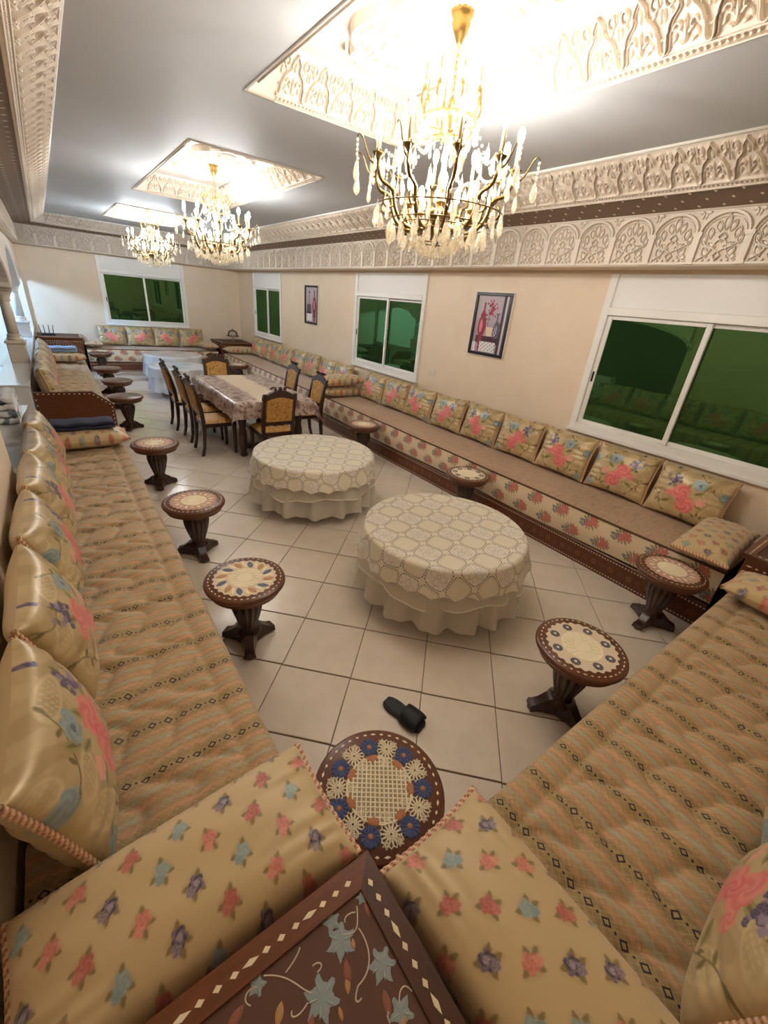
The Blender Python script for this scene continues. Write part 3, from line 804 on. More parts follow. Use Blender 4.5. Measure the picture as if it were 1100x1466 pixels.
# ------------------------------------------------------------ chandeliers
def crystal_mesh(name, w, l):
    m = MB(); n = 8
    for z, r in ((0, .12), (-.12 * l / l, .3)): pass
    prof = [(.10, 0), (.28, -.18), (.5, -.62), (.36, -.86), (.06, -1.0)]
    m.lathe([(r * w, z * l) for r, z in reversed(prof)], n)
    m.xf(Matrix.Scale(0.55, 4, (0, 1, 0)))
    m.tube([(0, 0, 0), (0, 0, l * .22)], .0016, 4)
    return m.mesh(name, M['crystal'])
CR_S, CR_M, CR_L = crystal_mesh('crystal_small', .022, .042), crystal_mesh('crystal_drop', .032, .062), crystal_mesh('crystal_large', .044, .085)
def make_chandelier(tone):
    bulbmat = coremat = M['bulb_' + tone]
    r = empty('crystal_chandelier', (0, 0, 0))
    MB().lathe([(.006, -.135), (.016, -.115), (.03, -.09), (.05, -.055), (.046, -.035), (.058, -.02), (.066, 0)], 20, lambda k, a: .05 * math.cos(10 * a)).build('canopy', M['brass'], r, True)
    ch = MB()
    for k in range(8):
        z0 = -.13 - k * .025; a = (k % 2) * PI / 2; c_, s2 = math.cos(a), math.sin(a)
        ch.tube([(c_ * .008 * math.cos(t_), s2 * .008 * math.cos(t_), z0 - .014 + .016 * math.sin(t_)) for t_ in [2 * PI * i / 10 for i in range(10)]], .0028, 5, True)
    ch.build('chain', M['brass'], r, True)
    MB().lathe([(.012, -.78), (.03, -.74), (.022, -.70), (.03, -.64), (.016, -.60), (.014, -.48), (.024, -.46), (.014, -.43), (.012, -.36), (.03, -.34), (.02, -.325), (.01, -.31)], 16).build('stem', M['brass'], r, True)
    MB().lathe([(.008, -.95), (.02, -.93), (.035, -.88), (.06, -.83), (.085, -.80), (.09, -.785), (.06, -.775), (.03, -.77)], 20, lambda k, a: .06 * math.cos(10 * a)).build('hub', M['bronze'], r, True)
    # crown of upright prongs round the stem
    cr = MB()
    cr.tube([(.16 * math.cos(2 * PI * i / 28), .16 * math.sin(2 * PI * i / 28), -.40) for i in range(28)], .006, 6, True)
    for k in range(8):
        a = 2 * PI * k / 8 + .2; c_, s2 = math.cos(a), math.sin(a)
        cr.tube([(c_ * x_, s2 * x_, z_) for x_, z_ in bez((.02, -.44), (.10, -.50), (.15, -.45), (.16, -.40), 6) + bez((.16, -.38), (.21, -.33), (.15, -.28), (.165, -.20), 8)], [.006] * 10 + [.005, .0045, .004, .0035, .003, .002], 5)
        cr.ell((c_ * .165, s2 * .165, -.30), (.011, .011, .022), 6, 4)
    cr.build('crown', M['brass'], r, True)
    nA = 10
    arm_p = bez((.05, -.79), (.17, -.90), (.30, -.82), (.31, -.72), 10)[:-1] + bez((.31, -.72), (.32, -.64), (.42, -.72), (.425, -.58), 8)
    arm = MB(); arm.tube([(x_, 0, z_) for x_, z_ in arm_p], [.013] * 4 + [.0115] * 9 + [.010] * (len(arm_p) - 13), 7)
    arm.tube([(x_, 0, z_) for x_, z_ in bez((.30, -.75), (.36, -.80), (.40, -.74), (.36, -.71), 8)], .006, 5)
    arm.ell((.20, 0, -.855), (.03, .012, .012), 8, 5); arm.ell((.315, 0, -.70), (.014, .014, .022), 8, 5)
    arm.tube([(x_, 0, z_) for x_, z_ in bez((.425, -.60), (.50, -.62), (.50, -.50), (.545, -.50), 8) + [(.555, -.515)]], [.006, .006, .005, .005, .005, .004, .004, .004, .003, .003], 5)
    arm_me = arm.mesh('arm', M['bronze'], True)
    cup_me = MB().lathe([(.008, -.585), (.016, -.575), (.034, -.562), (.038, -.556), (.014, -.556), (.013, -.54)], 14, cx=.425).mesh('drip_cup', M['bronze'], True)
    sl_me = MB().lathe([(.0115, -.555), (.0105, -.46), (.0105, -.452)], 10, cx=.425).mesh('candle_sleeve', M['candle'], True)
    bulb = MB().ell((.425, 0, -.418), (.019, .019, .036), 10, 7)
    bulb_me = bulb.mesh('bulb', bulbmat, True)
    for k in range(nA):
        a = 2 * PI * (k + .35) / nA
        A = link('arm', arm_me, r, loc=(0, 0, -.035), rot=(0, 0, a))
        link('drip_cup', cup_me, A); link('candle_sleeve', sl_me, A); link('bulb', bulb_me, A)
        for i in range(4):
            b = 2 * PI * (i + .5) / 4
            link('crystal', CR_M, A, loc=(.425 + .036 * math.cos(b), .036 * math.sin(b), -.575), rot=(0, 0, b))
        link('crystal', CR_L, A, loc=(.31, 0, -.835), rot=(0, 0, .4)); link('crystal', CR_S, A, loc=(.24, .0, -.885), rot=(0, 0, 1.2))
        bs = MB()
        for i in range(4): bs.ell((.553, 0, -.525 - i * .019), (.0085,) * 3, 6, 4)
        link('bead_string', bs.mesh('bead_string', M['crystal']), A); link('crystal', CR_L, A, loc=(.553, 0, -.605), rot=(0, 0, .3))
    # inner tier of short arms
    in_p = bez((.04, -.79), (.12, -.83), (.20, -.80), (.20, -.745), 9)
    ia = MB().tube([(x_, 0, z_) for x_, z_ in in_p], .010, 6).mesh('inner_arm', M['brass'], True)
    ic = MB().lathe([(.008, -.75), (.03, -.735), (.033, -.73), (.012, -.728), (.0115, -.68), (.011, -.672)], 12, cx=.20).mesh('inner_candle', M['brass'], True)
    ib = MB().ell((.20, 0, -.640), (.020, .020, .036), 9, 6).mesh('inner_bulb', coremat, True)
    for k in range(5):
        a = 2 * PI * (k + .1) / 5; A = link('inner_arm', ia, r, loc=(0, 0, -.04), rot=(0, 0, a)); link('inner_candle', ic, A); link('bulb', ib, A)
        for i in range(3):
            b = 2 * PI * i / 3; link('crystal', CR_S, A, loc=(.20 + .03 * math.cos(b), .03 * math.sin(b), -.745), rot=(0, 0, b))
    # hanging tiers below
    for (n_, rad, z_, me) in ((18, .40, -.79, CR_L), (16, .31, -.845, CR_L), (14, .235, -.855, CR_L), (12, .18, -.885, CR_M), (12, .15, -.87, CR_L), (10, .11, -.905, CR_L), (8, .075, -.935, CR_M), (5, .03, -.965, CR_S), (12, .46, -.70, CR_M), (12, .37, -.60, CR_M), (10, .29, -.53, CR_M), (10, .30, -.68, CR_M), (8, .12, -.50, CR_S)):
        for k in range(n_):
            a = 2 * PI * (k + rad * 9) / n_
            link('crystal', me, r, loc=(rad * math.cos(a), rad * math.sin(a), z_), rot=(0, 0, a + .7))
    r.scale = (.87, .87, 1.0)
    rings = MB()
    for rad, z_ in ((.40, -.787), (.31, -.842), (.235, -.852), (.15, -.867), (.088, -.93)):
        rings.tube([(rad * math.cos(2 * PI * i / 32), rad * math.sin(2 * PI * i / 32), z_) for i in range(32)], .0035, 5, True)
    rings.build('hoop', M['bronze'], r, True)
    for k in range(8):
        a = 2 * PI * k / 8 + .2; link('crystal', CR_M, r, loc=(.18 * math.cos(a), .18 * math.sin(a), -.24), rot=(0, 0, a)); link('crystal', CR_L, r, loc=(.162 * math.cos(a + .39), .162 * math.sin(a + .39), -.415), rot=(0, 0, a))
    for k in range(nA):      # swags of beads from the crown to the cups
        a = 2 * PI * (k + .35) / nA; sb = MB()
        for i in range(1, 15):
            t_ = i / 15; x_ = .16 + (.40 - .16) * t_; z_ = -.40 + (-.57 + .40) * t_ - .10 * math.sin(PI * t_)
            sb.ell((x_ * math.cos(a + .1 * math.sin(PI * t_)), x_ * math.sin(a + .1 * math.sin(PI * t_)), z_), (.008,) * 3, 6, 4)
        sb.build('bead_swag', M['crystal'], r)
    for k in range(8):
        a = 2 * PI * k / 8; sb = MB()
        for i in range(10): sb.ell(((.03 + .013 * i) * math.cos(a), (.03 + .013 * i) * math.sin(a), -.34 - .03 * math.sin(PI * i / 9) - .005 * i), (.0075,) * 3, 6, 4)
        sb.build('bead_swag', M['crystal'], r)
    MB().ell((0, 0, -.985), (.02, .02, .026), 8, 6).build('finial', M['crystal'], r)
    return r
chA = make_chandelier('warm'); chA.location = (1.84, CH_Y[0], ZT - .012); chA.rotation_euler = (0, 0, .15)
set_props(chA, 'brass chandelier dripping with crystals under the coffer above the round lace tables', 'chandelier', 'crystal chandeliers')
chB = make_chandelier('mid'); chB.location = (1.84, CH_Y[1], ZT - .012); chB.rotation_euler = (0, 0, .5)
set_props(chB, 'brass crystal chandelier hanging over the dining table', 'chandelier', 'crystal chandeliers')
chC = make_chandelier('cool'); chC.location = (1.84, CH_Y[2], ZT - .012); chC.rotation_euler = (0, 0, .9)
set_props(chC, 'crystal chandelier in front of the end wall window', 'chandelier', 'crystal chandeliers')
# cool lamp of the hall beyond the arcade, left of the picture: its light falls on the columns and the end wall
hl = bpy.data.lights.new('hall_lamp_offscreen', 'AREA'); hl.energy = HALL_POWER; hl.size = 0.35; hl.color = (0.36, 0.62, 1.0)
ho = bpy.data.objects.new('hall_lamp_offscreen', hl); COL.objects.link(ho); ho.location = (-2.0, 11.0, 2.50)
ho.rotation_euler = (Vector((0.3, 13.0, 0.9)) - Vector(ho.location)).to_track_quat('-Z', 'Y').to_euler()

# ------------------------------------------------------------ woven and embroidered patterns (per-vertex colours)
def A3(c): return np.array(c)
def blend(C, mask, col):
    m_ = np.clip(mask, 0, 1)[..., None]; return C * (1 - m_) + A3(col) * m_
def sm(x, w): return np.clip(x / w + 0.5, 0, 1)
def flower(C, X, Y, cx, cy, r, n, col, col2, rot=0.0, depth=0.22, rings=0.0):
    dx, dy = X - cx, Y - cy; rr = np.hypot(dx, dy); th = np.arctan2(dy, dx) + rot
    R = r * (1 - depth + depth * np.abs(np.cos(n * th / 2)))
    mk = sm(R - rr, r * .12)
    sh = 0.5 + 0.5 * np.sin(th * 3 + rr / r * 9 + rings)
    cc = A3(col) * (1 - .55 * sh[..., None]) + A3(col2) * (.55 * sh[..., None])
    return C * (1 - mk[..., None]) + cc * mk[..., None]
def leaf_m(X, Y, x, y, l, w_, a):
    dx, dy = X - x, Y - y; p = dx * math.cos(a) + dy * math.sin(a); q_ = -dx * math.sin(a) + dy * math.cos(a); t = p / l
    hw = w_ / 2 * np.sin(np.clip(t, 0, 1) * PI) ** .8
    return sm(hw - np.abs(q_), w_ * .15) * (t > 0) * (t < 1)
PINK, PINK2, PALEP = lin(222, 112, 108), lin(240, 160, 146), lin(232, 172, 152)
BLUE, BLUE2 = lin(156, 170, 166), lin(112, 136, 146)
NAVY, LILAC = lin(58, 46, 84), lin(150, 134, 150)
OLIVE, OLIVE2 = lin(120, 108, 60), lin(158, 146, 90)
GOLD = lin(190, 166, 122)
def line_m(X, Y, pts, w_):
    d = np.full(X.shape, 1e9)
    for (x0, y0), (x1, y1) in zip(pts[:-1], pts[1:]):
        vx, vy = x1 - x0, y1 - y0; L2 = vx * vx + vy * vy + 1e-12
        t = np.clip(((X - x0) * vx + (Y - y0) * vy) / L2, 0, 1); d = np.minimum(d, np.hypot(X - x0 - t * vx, Y - y0 - t * vy))
    return sm(w_ / 2 - d, w_ * .5)
def cushion_paint(X, Y, mir=1):
    X = X * mir
    C = np.ones(X.shape + (3,)) * A3(GOLD)
    sw = np.sin(22 * X + 2.2 * np.sin(15 * Y)) * np.sin(19 * Y + 1.7 * np.sin(17 * X + 1))
    C = blend(C, sm(sw - .35, .2) * .5, lin(206, 184, 138)); C = blend(C, sm(-.45 - sw, .2) * .38, lin(150, 124, 78))
    r_ = np.random.default_rng(3)
    for (cx, cy, a, b, t) in ((-.2, .08, .07, .04, .5), (.2, -.10, .08, .045, 1.1), (.17, .03, .06, .035, -.4), (-.2, -.12, .08, .04, 2.0), (-.02, .17, .09, .03, .1), (.26, .15, .05, .03, .8)):
        dx, dy = X - cx, Y - cy; p = dx * math.cos(t) + dy * math.sin(t); q_ = -dx * math.sin(t) + dy * math.cos(t)
        e = np.sqrt((p / a) ** 2 + (q_ / b) ** 2)
        C = blend(C, sm(.12 - np.abs(e - 1), .1) * .6, lin(216, 196, 150)); C = blend(C, (e < .85) * (np.sin(p * 260) * np.sin(q_ * 260) > .3) * .5, lin(214, 194, 150))
    for pts in (bez((-.28, .18), (-.2, .05), (-.16, .2), (-.08, .1), 16), bez((.28, -.2), (.2, -.05), (.15, -.2), (.06, -.12), 16), bez((.02, .2), (.1, .16), (.14, .06), (.26, .05), 16), bez((-.27, -.04), (-.2, -.02), (-.2, -.15), (-.12, -.19), 16)):
        C = blend(C, line_m(X, Y, pts, .005), OLIVE)
        for k in range(2, 16, 3): C = blend(C, leaf_m(X, Y, pts[k][0], pts[k][1], .035, .014, k * 1.3), OLIVE)
    for (x, y, a) in ((-.02, .04, 1.2), (.05, .02, .5), (-.1, -.08, 3.6), (.02, -.15, 5.0), (.08, -.06, -.2), (-.09, .03, 2.5), (.1, .07, 1.0)):
        C = blend(C, leaf_m(X, Y, x, y, .08, .035, a), OLIVE2); C = blend(C, leaf_m(X, Y, x, y, .07, .012, a), OLIVE)
    # hydrangea, blue flowers, roses
    for k in range(26):
        x, y = -.13 + r_.normal(0, .024), .10 + r_.normal(0, .032)
        C = flower(C, X, Y, x, y, .014, 4, (NAVY if k % 3 else LILAC), LILAC, k)
    C = flower(C, X, Y, .065, .105, .05, 7, BLUE, BLUE2, .3); C = flower(C, X, Y, .03, .125, .025, 5, BLUE, BLUE2)
    C = flower(C, X, Y, .065, .105, .014, 5, lin(84, 104, 120), BLUE2)
    C = flower(C, X, Y, .255, .07, .038, 6, BLUE, BLUE2); C = flower(C, X, Y, .24, -.18, .035, 6, BLUE, BLUE2)
    C = flower(C, X, Y, -.045, .01, .072, 9, PINK, PINK2, .2, .16); C = flower(C, X, Y, .02, -.085, .075, 9, PINK, PINK2, .9, .16, 2)
    C = flower(C, X, Y, -.13, -.02, .034, 6, PINK, PALEP); C = flower(C, X, Y, .12, -.03, .038, 6, PALEP, PINK2); C = flower(C, X, Y, -.02, -.045, .04, 7, lin(216, 92, 104), PINK2)
    return C
def sprig_paint(X, Y, seed=0, P_=.12):
    """small scattered sprigs on beige sateen"""
    C = np.ones(X.shape + (3,)) * A3(lin(204, 178, 132))
    row = np.floor(Y / (P_ * .6)); off = np.mod(row, 2) * .5
    a = X / P_ + off; col = np.floor(a); lx = (a - col - .5) * P_; ly = (Y / (P_ * .6) - row - .5) * P_ * .6
    kind = np.mod(row + 2 * np.mod(col, 2) + np.floor(col / 2), 4)
    ang = np.mod(np.sin(col * 12.9 + row * 78.2) * 43758.5, 1.0) * .9 - .2
    ca, sa = np.cos(ang), np.sin(ang); X2 = lx * ca - ly * sa; Y2 = lx * sa + ly * ca
    C = blend(C, sm(.030 - np.abs(X2) - np.abs(Y2) * .8, .012) * .28, lin(150, 126, 78))
    for (x, y, l, w_, t) in ((0, .004, .036, .014, 1.4), (.004, 0, .032, .013, -.4), (-.004, 0, .032, .013, 3.5), (0, -.004, .034, .013, 4.9)):
        C = blend(C, leaf_m(X2, Y2, x, y, l * .88, w_, t) * .85, lin(128, 112, 60))
    for kk, (c1, c2) in enumerate(((lin(200, 116, 100), lin(222, 156, 132)), (lin(160, 174, 166), lin(130, 150, 150)), (lin(178, 94, 82), lin(204, 132, 110)), (lin(66, 54, 80), lin(160, 144, 148)))):
        mk = kind == kk; B = C.copy()
        B = flower(B, X2, Y2, .003, .004, .020, 5, c1, c2, .3, .3); B = flower(B, X2, Y2, -.008, -.013, .012, 5, c2, c1, 1.0, .3)
        if kk == 3: B = flower(B, X2, Y2, .003, .004, .008, 4, LILAC, lin(190, 176, 180))
        C = np.where(mk[..., None], B, C)
    return C
def bouquet_paint(U, V):
    C = np.ones(U.shape + (3,)) * A3(lin(222, 200, 164))
    P_ = .29; K = 1.2
    for rw, (vc, ph) in enumerate(((.222, 0.0), (.072, .5))):
        a = U / P_ + ph; k = np.floor(a); x = (a - k - .5) * P_ / K; y = (V - vc) / K
        r_ = np.random.default_rng(5 + rw)
        for j in range(14):
            t = 2 * PI * j / 14; C = blend(C, leaf_m(x, y, .02 * math.cos(t), .015 * math.sin(t), .05, .012, t), lin(120, 104, 74))
        for j in range(9):
            t = r_.uniform(0, 2 * PI); q_ = r_.uniform(.035, .06); C = flower(C, x, y, .04 + q_ * .55 * math.cos(t), -.012 + q_ * .5 * math.sin(t), .011, 4, lin(126, 136, 140), lin(92, 98, 112), t)
        for (fx, fy, fr) in ((-.022, .012, .032), (.006, -.018, .026), (-.045, -.008, .02), (-.006, .036, .018)):
            C = flower(C, x, y, fx, fy, fr, 6, lin(188, 100, 84), lin(214, 144, 120), fx * 50, .25)
    return C

# ------------------------------------------------------------ cushions and pillows
def pillow_mesh(name, W, H, T, nu, nv, paint, mat, nb=44, pinch=.06, wr=.006, seed=0, plain=None):
    u = np.linspace(-1, 1, nu); ub = np.linspace(1, -1, nb + 2)[1:-1]
    us = np.concatenate([u, ub]); side = np.concatenate([np.ones(nu), -np.ones(nb)])
    v = np.linspace(-1, 1, nv); Ug, Vg = np.meshgrid(us, v, indexing='ij'); S_ = np.repeat(side[:, None], nv, 1)
    X = W / 2 * Ug * (1 - pinch * (1 - Vg ** 2)); Y = H / 2 * Vg * (1 - pinch * (1 - Ug ** 2))
    t = np.sqrt(np.clip((1 - np.abs(Ug) ** 2.6) * (1 - np.abs(Vg) ** 2.6), 0, 1)) ** .8
    Zh = S_ * T / 2 * t
    rg = np.random.default_rng(seed); ph = rg.uniform(0, 6, 4)
    gather = np.abs(Ug) ** 3 * np.sin(Vg * 21 + ph[0] + 2 * np.sin(Vg * 5 + ph[1])) * (1 - Vg ** 4) * (1 - np.abs(Ug) ** 12)
    soft = np.sin(Ug * 5 + ph[2] + 2 * Vg) * np.sin(Vg * 6 + ph[3]) * t
    Zh = Zh + S_ * (wr * gather + wr * .7 * soft)
    cols = paint(X, Y)
    if plain is not None: cols = np.where(S_[..., None] < 0, A3(plain), cols)
    return grid_mesh(name, np.stack([X, Y, Zh], -1), mat, cols, closed_u=True)
def rope_mesh(name, W, H, sgn, pinch, r=.011, n=110):
    """twisted cord sewn along one short side"""
    seg = 8; v = np.linspace(-1, 1, n); P_ = []; C_ = []
    for vi in v:
        x = sgn * W / 2 * (1 - pinch * (1 - vi ** 2)); y = H / 2 * vi
        row = []; rc = []
        for j in range(seg):
            a = 2 * PI * j / seg; tw = a + vi * H * 75
            rr = r * (1 + .28 * abs(math.cos(tw)))
            row.append((x + rr * math.cos(a), y, rr * math.sin(a))); k = math.cos(2 * tw)
            rc.append(lin(228, 196, 156) if k > -.2 else lin(166, 88, 64))
        P_.append(row); C_.append(rc)
    return grid_mesh(name, np.array(P_), M['rope'], np.array(C_), closed_v=True)
CUSH = [pillow_mesh('cushion_cover', .585, .455, .195, 150, 116, lambda X, Y: cushion_paint(X, Y, 1), M['satin'], seed=1, plain=GOLD),
        pillow_mesh('cushion_cover', .585, .455, .195, 150, 116, lambda X, Y: cushion_paint(X, Y, -1), M['satin'], seed=2, plain=GOLD)]
CROPE = [rope_mesh('rope_trim', .585, .455, s_, .06, .009) for s_ in (-1, 1)]
def place(root, origin, u, v, n): root.matrix_world = frame_matrix(origin, u, v, n)
def cushion(base, u, n, lean, label, group, var=0, roll=0.0, hw=.227):
    """base: where the lower edge's middle rests; u along the wall; n into the room"""
    r = empty('sofa_cushion'); set_props(r, label, 'cushion', group)
    u, n = Vector(u), Vector(n); up = Vector((0, 0, 1))
    v = up * math.cos(lean) - n * math.sin(lean); nn = n * math.cos(lean) + up * math.sin(lean)
    u2 = u * math.cos(roll) + v * math.sin(roll); v2 = v * math.cos(roll) - u * math.sin(roll)
    place(r, Vector(base) + v * hw, u2, v2, nn)
    link('cushion_cover', CUSH[var], r)
    for me in CROPE: link('rope_trim', me, r)
    return r
def bolster_mesh(W, H, T, nu, nv, seed): return pillow_mesh('pillow_cover', W, H, T, nu, nv, lambda X, Y: sprig_paint(X, Y, seed), M['sateen'], 60, .03, .005, seed)
BOL_HI = bolster_mesh(.80, .37, .20, 250, 120, 4); BOL_LO = bolster_mesh(.80, .37, .17, 90, 50, 5)
BROPE = [rope_mesh('rope_trim', .80, .37, s_, .03) for s_ in (-1, 1)]
def bolster(loc, rz, label, hi=False, scl=1.0, tilt=(0, 0), group=None):
    r = empty('arm_pillow', loc, rz); r.rotation_euler = (tilt[0], tilt[1], rz); r.scale = (scl, 1, 1); set_props(r, label, 'pillow', group)
    link('pillow_cover', BOL_HI if hi else BOL_LO, r)
    for me in BROPE: link('rope_trim', me, r)
    return r

# ------------------------------------------------------------ seats
def quilt_mesh(L, D, du=.012):
    """quilted pad: local x along the seat, y from the front edge (0) to the back, z up; origin at the front lower edge"""
    prof = [(0, -.285), (-.012, -.20), (-.014, -.10), (-.006, -.03)] + [(.0, -.012), (.012, -.002)]
    arc = list(np.linspace(.03, D, int((D - .03) / .012)))
    yy = np.array([p[0] for p in prof] + arc); zz = np.array([p[1] for p in prof] + [0.0] * len(arc))
    s_ = np.concatenate([[0], np.cumsum(np.hypot(np.diff(yy), np.diff(zz)))]) - .285
    xs = np.linspace(0, L, int(L / du)); Xg, Sg = np.meshgrid(xs, s_, indexing='ij')
    Yg = np.repeat(yy[None], len(xs), 0); Zg = np.repeat(zz[None], len(xs), 0)
    ph_ = 2 * PI * Xg / .33; sh = .40 * np.sin(ph_) + .14 * np.sin(2 * ph_ + .8) + .06 * np.sin(2 * PI * Xg / .9)
    f = np.abs(np.sin(PI * (Sg / .165 + sh)))
    top = np.clip((Sg - .105) / .02, 0, 1)
    puff = .026 * f ** .4 * top
    edge = .018 * np.sqrt(np.clip(np.sin(np.clip((Sg + .01) / .115, 0, 1) * PI), 0, 1)) * (Sg < .105)
    drift = .006 * np.sin(Xg * 3.1 + 1) * np.sin(Sg * 9)
    Zg = Zg + (puff + edge + drift) * (Sg > 0)
    return grid_mesh('quilt', np.stack([Xg, Yg, Zg], -1), M['quilt'], uv=np.stack([Xg, Sg], -1))
def seat(name, origin, u, inward, L, D, label, quilt=True, group=None, split=None):
    """origin: front edge, start, at floor level; u along; inward: towards the wall"""
    u, w_ = Vector(u), Vector(inward)
    b = empty('wooden_banquette'); set_props(b, label[0], 'bench', group); b.matrix_world = frame_matrix(origin, u, w_, (0, 0, 1))
    MB().bbox(0, L, .015, D - .012, 0, .20, .006).build('carcass', M['wood'], b)
    MB().bbox(0, L, -.004, .015, 0, .205, .004).build('front_panel', M['plinth'], b, uv=lambda co: np.stack([co[:, 0], co[:, 2] / .205], -1))
    MB().bbox(0, L, -.012, .02, .197, .212, .004).build('top_rail', M['wood'], b)
    m_ = empty('sofa_mattress'); set_props(m_, label[1], 'mattress', group)
    m_.matrix_world = frame_matrix(Vector(origin) + Vector((0, 0, SEAT)), u, w_, (0, 0, 1))
    if quilt:
        link('quilt', quilt_mesh(L, D - .015), m_)
        MB().bbox(.004, L - .004, .01, D - .02, -.285, -.03, .01).build('mattress_core', M['piping'], m_)
    else:
        du = .009 if L > 4 else .014
        xs = np.linspace(0, L, int(L / du)); vs_ = np.linspace(0, .285, 34); Xg, Vg = np.meshgrid(xs, vs_, indexing='ij')
        bul = -.022 * np.sin(PI * Vg / .285) - .004 * np.sin(Xg * 7) * np.sin(PI * Vg / .285)
        hem = .008 * (1 + np.sin(Xg * 2.3 + 1)) * (1 - Vg / .285)
        link('side_panel', grid_mesh('side_panel', np.stack([Xg, bul, Vg - .285 + hem], -1), M['sateen'], bouquet_paint(Xg, Vg)), m_)
        xs = np.linspace(0, L, int(L / .04)); ds = np.linspace(0, D - .015, 24); Xg, Dg = np.meshgrid(xs, ds, indexing='ij')
        Zg = .012 * np.sin(np.clip(Dg / .1, 0, 1) * PI / 2) + .004 * np.sin(Xg * 4 + Dg * 6) * (Dg > 0)
        link('seat_top', grid_mesh('seat_top', np.stack([Xg, Dg, Zg], -1), M['rib'], uv=np.stack([Xg, Dg], -1)), m_)
        MB().bbox(.004, L - .004, .01, D - .02, -.285, -.008, .004).build('mattress_core', M['piping'], m_)
        MB().tube([(x_, -.004 + .003 * math.sin(x_ * 5), .002) for x_ in np.linspace(0, L, int(L / .06))], .0085, 6).build('piping', M['piping'], m_, True)
        MB().tube([(0, y_, .006) for y_ in np.linspace(0, D - .03, 12)], .008, 6).build('piping', M['piping'], m_, True)
    return b, m_
DR = XR - 3.56
seat('r', (3.56, .50, 0), (0, 1, 0), (1, 0, 0), 5.84, DR, ('inlaid wooden sofa plinth along the window wall, beside the round lace tables', 'brown ribbed seat mattress with rose bouquets on its side, beside the round lace tables'), False)
seat('r', (3.56, 6.35, 0), (0, 1, 0), (1, 0, 0), 5.60, DR, ('inlaid wooden sofa plinth along the window wall, behind the dining table', 'brown ribbed seat mattress with rose bouquets on its side, behind the dining table'), False)
seat('f', (.55, 12.24, 0), (1, 0, 0), (0, 1, 0), 2.93, YF - 12.24, ('wooden sofa plinth under the end wall window', 'ribbed seat mattress with printed side under the end wall window'), False)
seat('l', (.37, 4.98, 0), (0, -1, 0), (-1, 0, 0), 4.52, .735, ('wooden sofa base under the long quilted seat by the plain wall', 'striped quilted seat pad with diamond rows beside the leaf doily stool'), True)
seat('l2', (.40, 11.0, 0), (0, -1, 0), (-1, 0, 0), 4.72, .70, ('wooden sofa base between the two wooden end panels by the arcade', 'striped quilted seat pad between the wooden end panels by the arcade'), True)
seat('n', (.45, .405, 0), (1, 0, 0), (0, -1, 0), 2.96, .82, ('wooden sofa base between the two corner tables', 'striped quilted seat pad between the two corner tables'), True)
# wooden ends of the second left-hand seat
def end_panel(y, label):
    r = empty('sofa_end_panel', (0, y, 0)); set_props(r, label, 'sofa end')
    poly = [(-.31, 0), (.425, 0), (.425, .585), (.235, .735), (-.31, .745)]
    rot = Matrix.Rotation(PI / 2, 4, 'X')
    MB().prism(poly, -.015, .02).xf(rot).build('panel_board', M['wood_x'], r)
    inner = [(x_ * .90 + .006, .372 + (z_ - .372) * .86) for x_, z_ in poly]
    MB().ribbon(poly, .045, .0, .030, True, .8).xf(rot).build('panel_border', M['wood'], r)
    MB().ribbon([(-.27, .30), (.20, .31), (.36, .20)], .03, .0, .032).xf(rot).build('panel_moulding', M['wood'], r)
    dm = MB().mound([(-.012, 0), (0, -.008), (.012, 0), (0, .008)], 0, .003, .9).xf(rot).mesh('inlay_diamond', M['bone'])
    pth = [(-.305, .74), (.233, .728), (.418, .58), (.418, .05)]
    for a, b in zip(pth[:-1], pth[1:]):
        L_ = math.hypot(b[0] - a[0], b[1] - a[1]); n_ = max(2, int(L_ / .045))
        for k in range(n_):
            t_ = (k + .5) / n_; link('inlay_diamond', dm, r, loc=(a[0] + (b[0] - a[0]) * t_, -.030, a[1] + (b[1] - a[1]) * t_), rot=(0, -math.atan2(b[1] - a[1], b[0] - a[0]), 0))
    for k in range(11):
        link('inlay_diamond', dm, r, loc=(-.25 + k * .043, -.0325, .301 + k * .0008))
    for k in range(10): link('inlay_diamond', dm, r, loc=(-.31, -.030, .08 + k * .066), rot=(0, PI / 2, 0))
    return r
end_panel(6.25, 'carved brown end panel with dotted inlay where the passage opens')
end_panel(11.06, 'brown inlaid end panel next to the corner table with the router')

def nth(k, s_): return ('first', 'second', 'third', 'fourth', 'fifth', 'sixth', 'seventh', 'eighth', 'ninth')[k] + ' ' + s_
# cushions: window wall
yb = [0.77 + .611 * k for k in range(10)]
lb = 'gold satin cushion with pink roses in the row beside the larger picture'
for k in range(9):
    y = (yb[k] + yb[k + 1]) / 2
    cushion((4.175 + .008 * math.sin(k * 2.1), y, .53), (0, -1, 0), (-1, 0, 0), .25 + .03 * math.sin(k * 1.7), nth(k, 'gold rose cushion from the corner table in the row beside the larger picture'), 'cushions along the near half of the window wall', k % 2, .02 * math.sin(k * 2.9))
lb = 'gold satin cushion with pink roses in the row behind the dining chairs'
for k in range(8):
    y = 7.00 + k * .617
    cushion((4.175 + .008 * math.sin(k * 1.3), y, .53), (0, -1, 0), (-1, 0, 0), .25 + .03 * math.sin(k * 2.3), nth(k, 'gold rose cushion after the stacked divider pillows, behind the dining chairs'), 'cushions along the far half of the window wall', (k + 1) % 2, .03 * math.sin(k))
lb = 'gold cushion with pink roses on the seat under the end wall window'
for k in range(4):
    cushion((1.15 + k * .61, 12.82, .53), (1, 0, 0), (0, -1, 0), .20, nth(k, 'cushion from the router table under the end wall window'), 'cushions under the end wall window', k % 2, .02 * math.sin(k * 3))
lb = 'plump gold brocade cushion against the plain left wall and parapet'
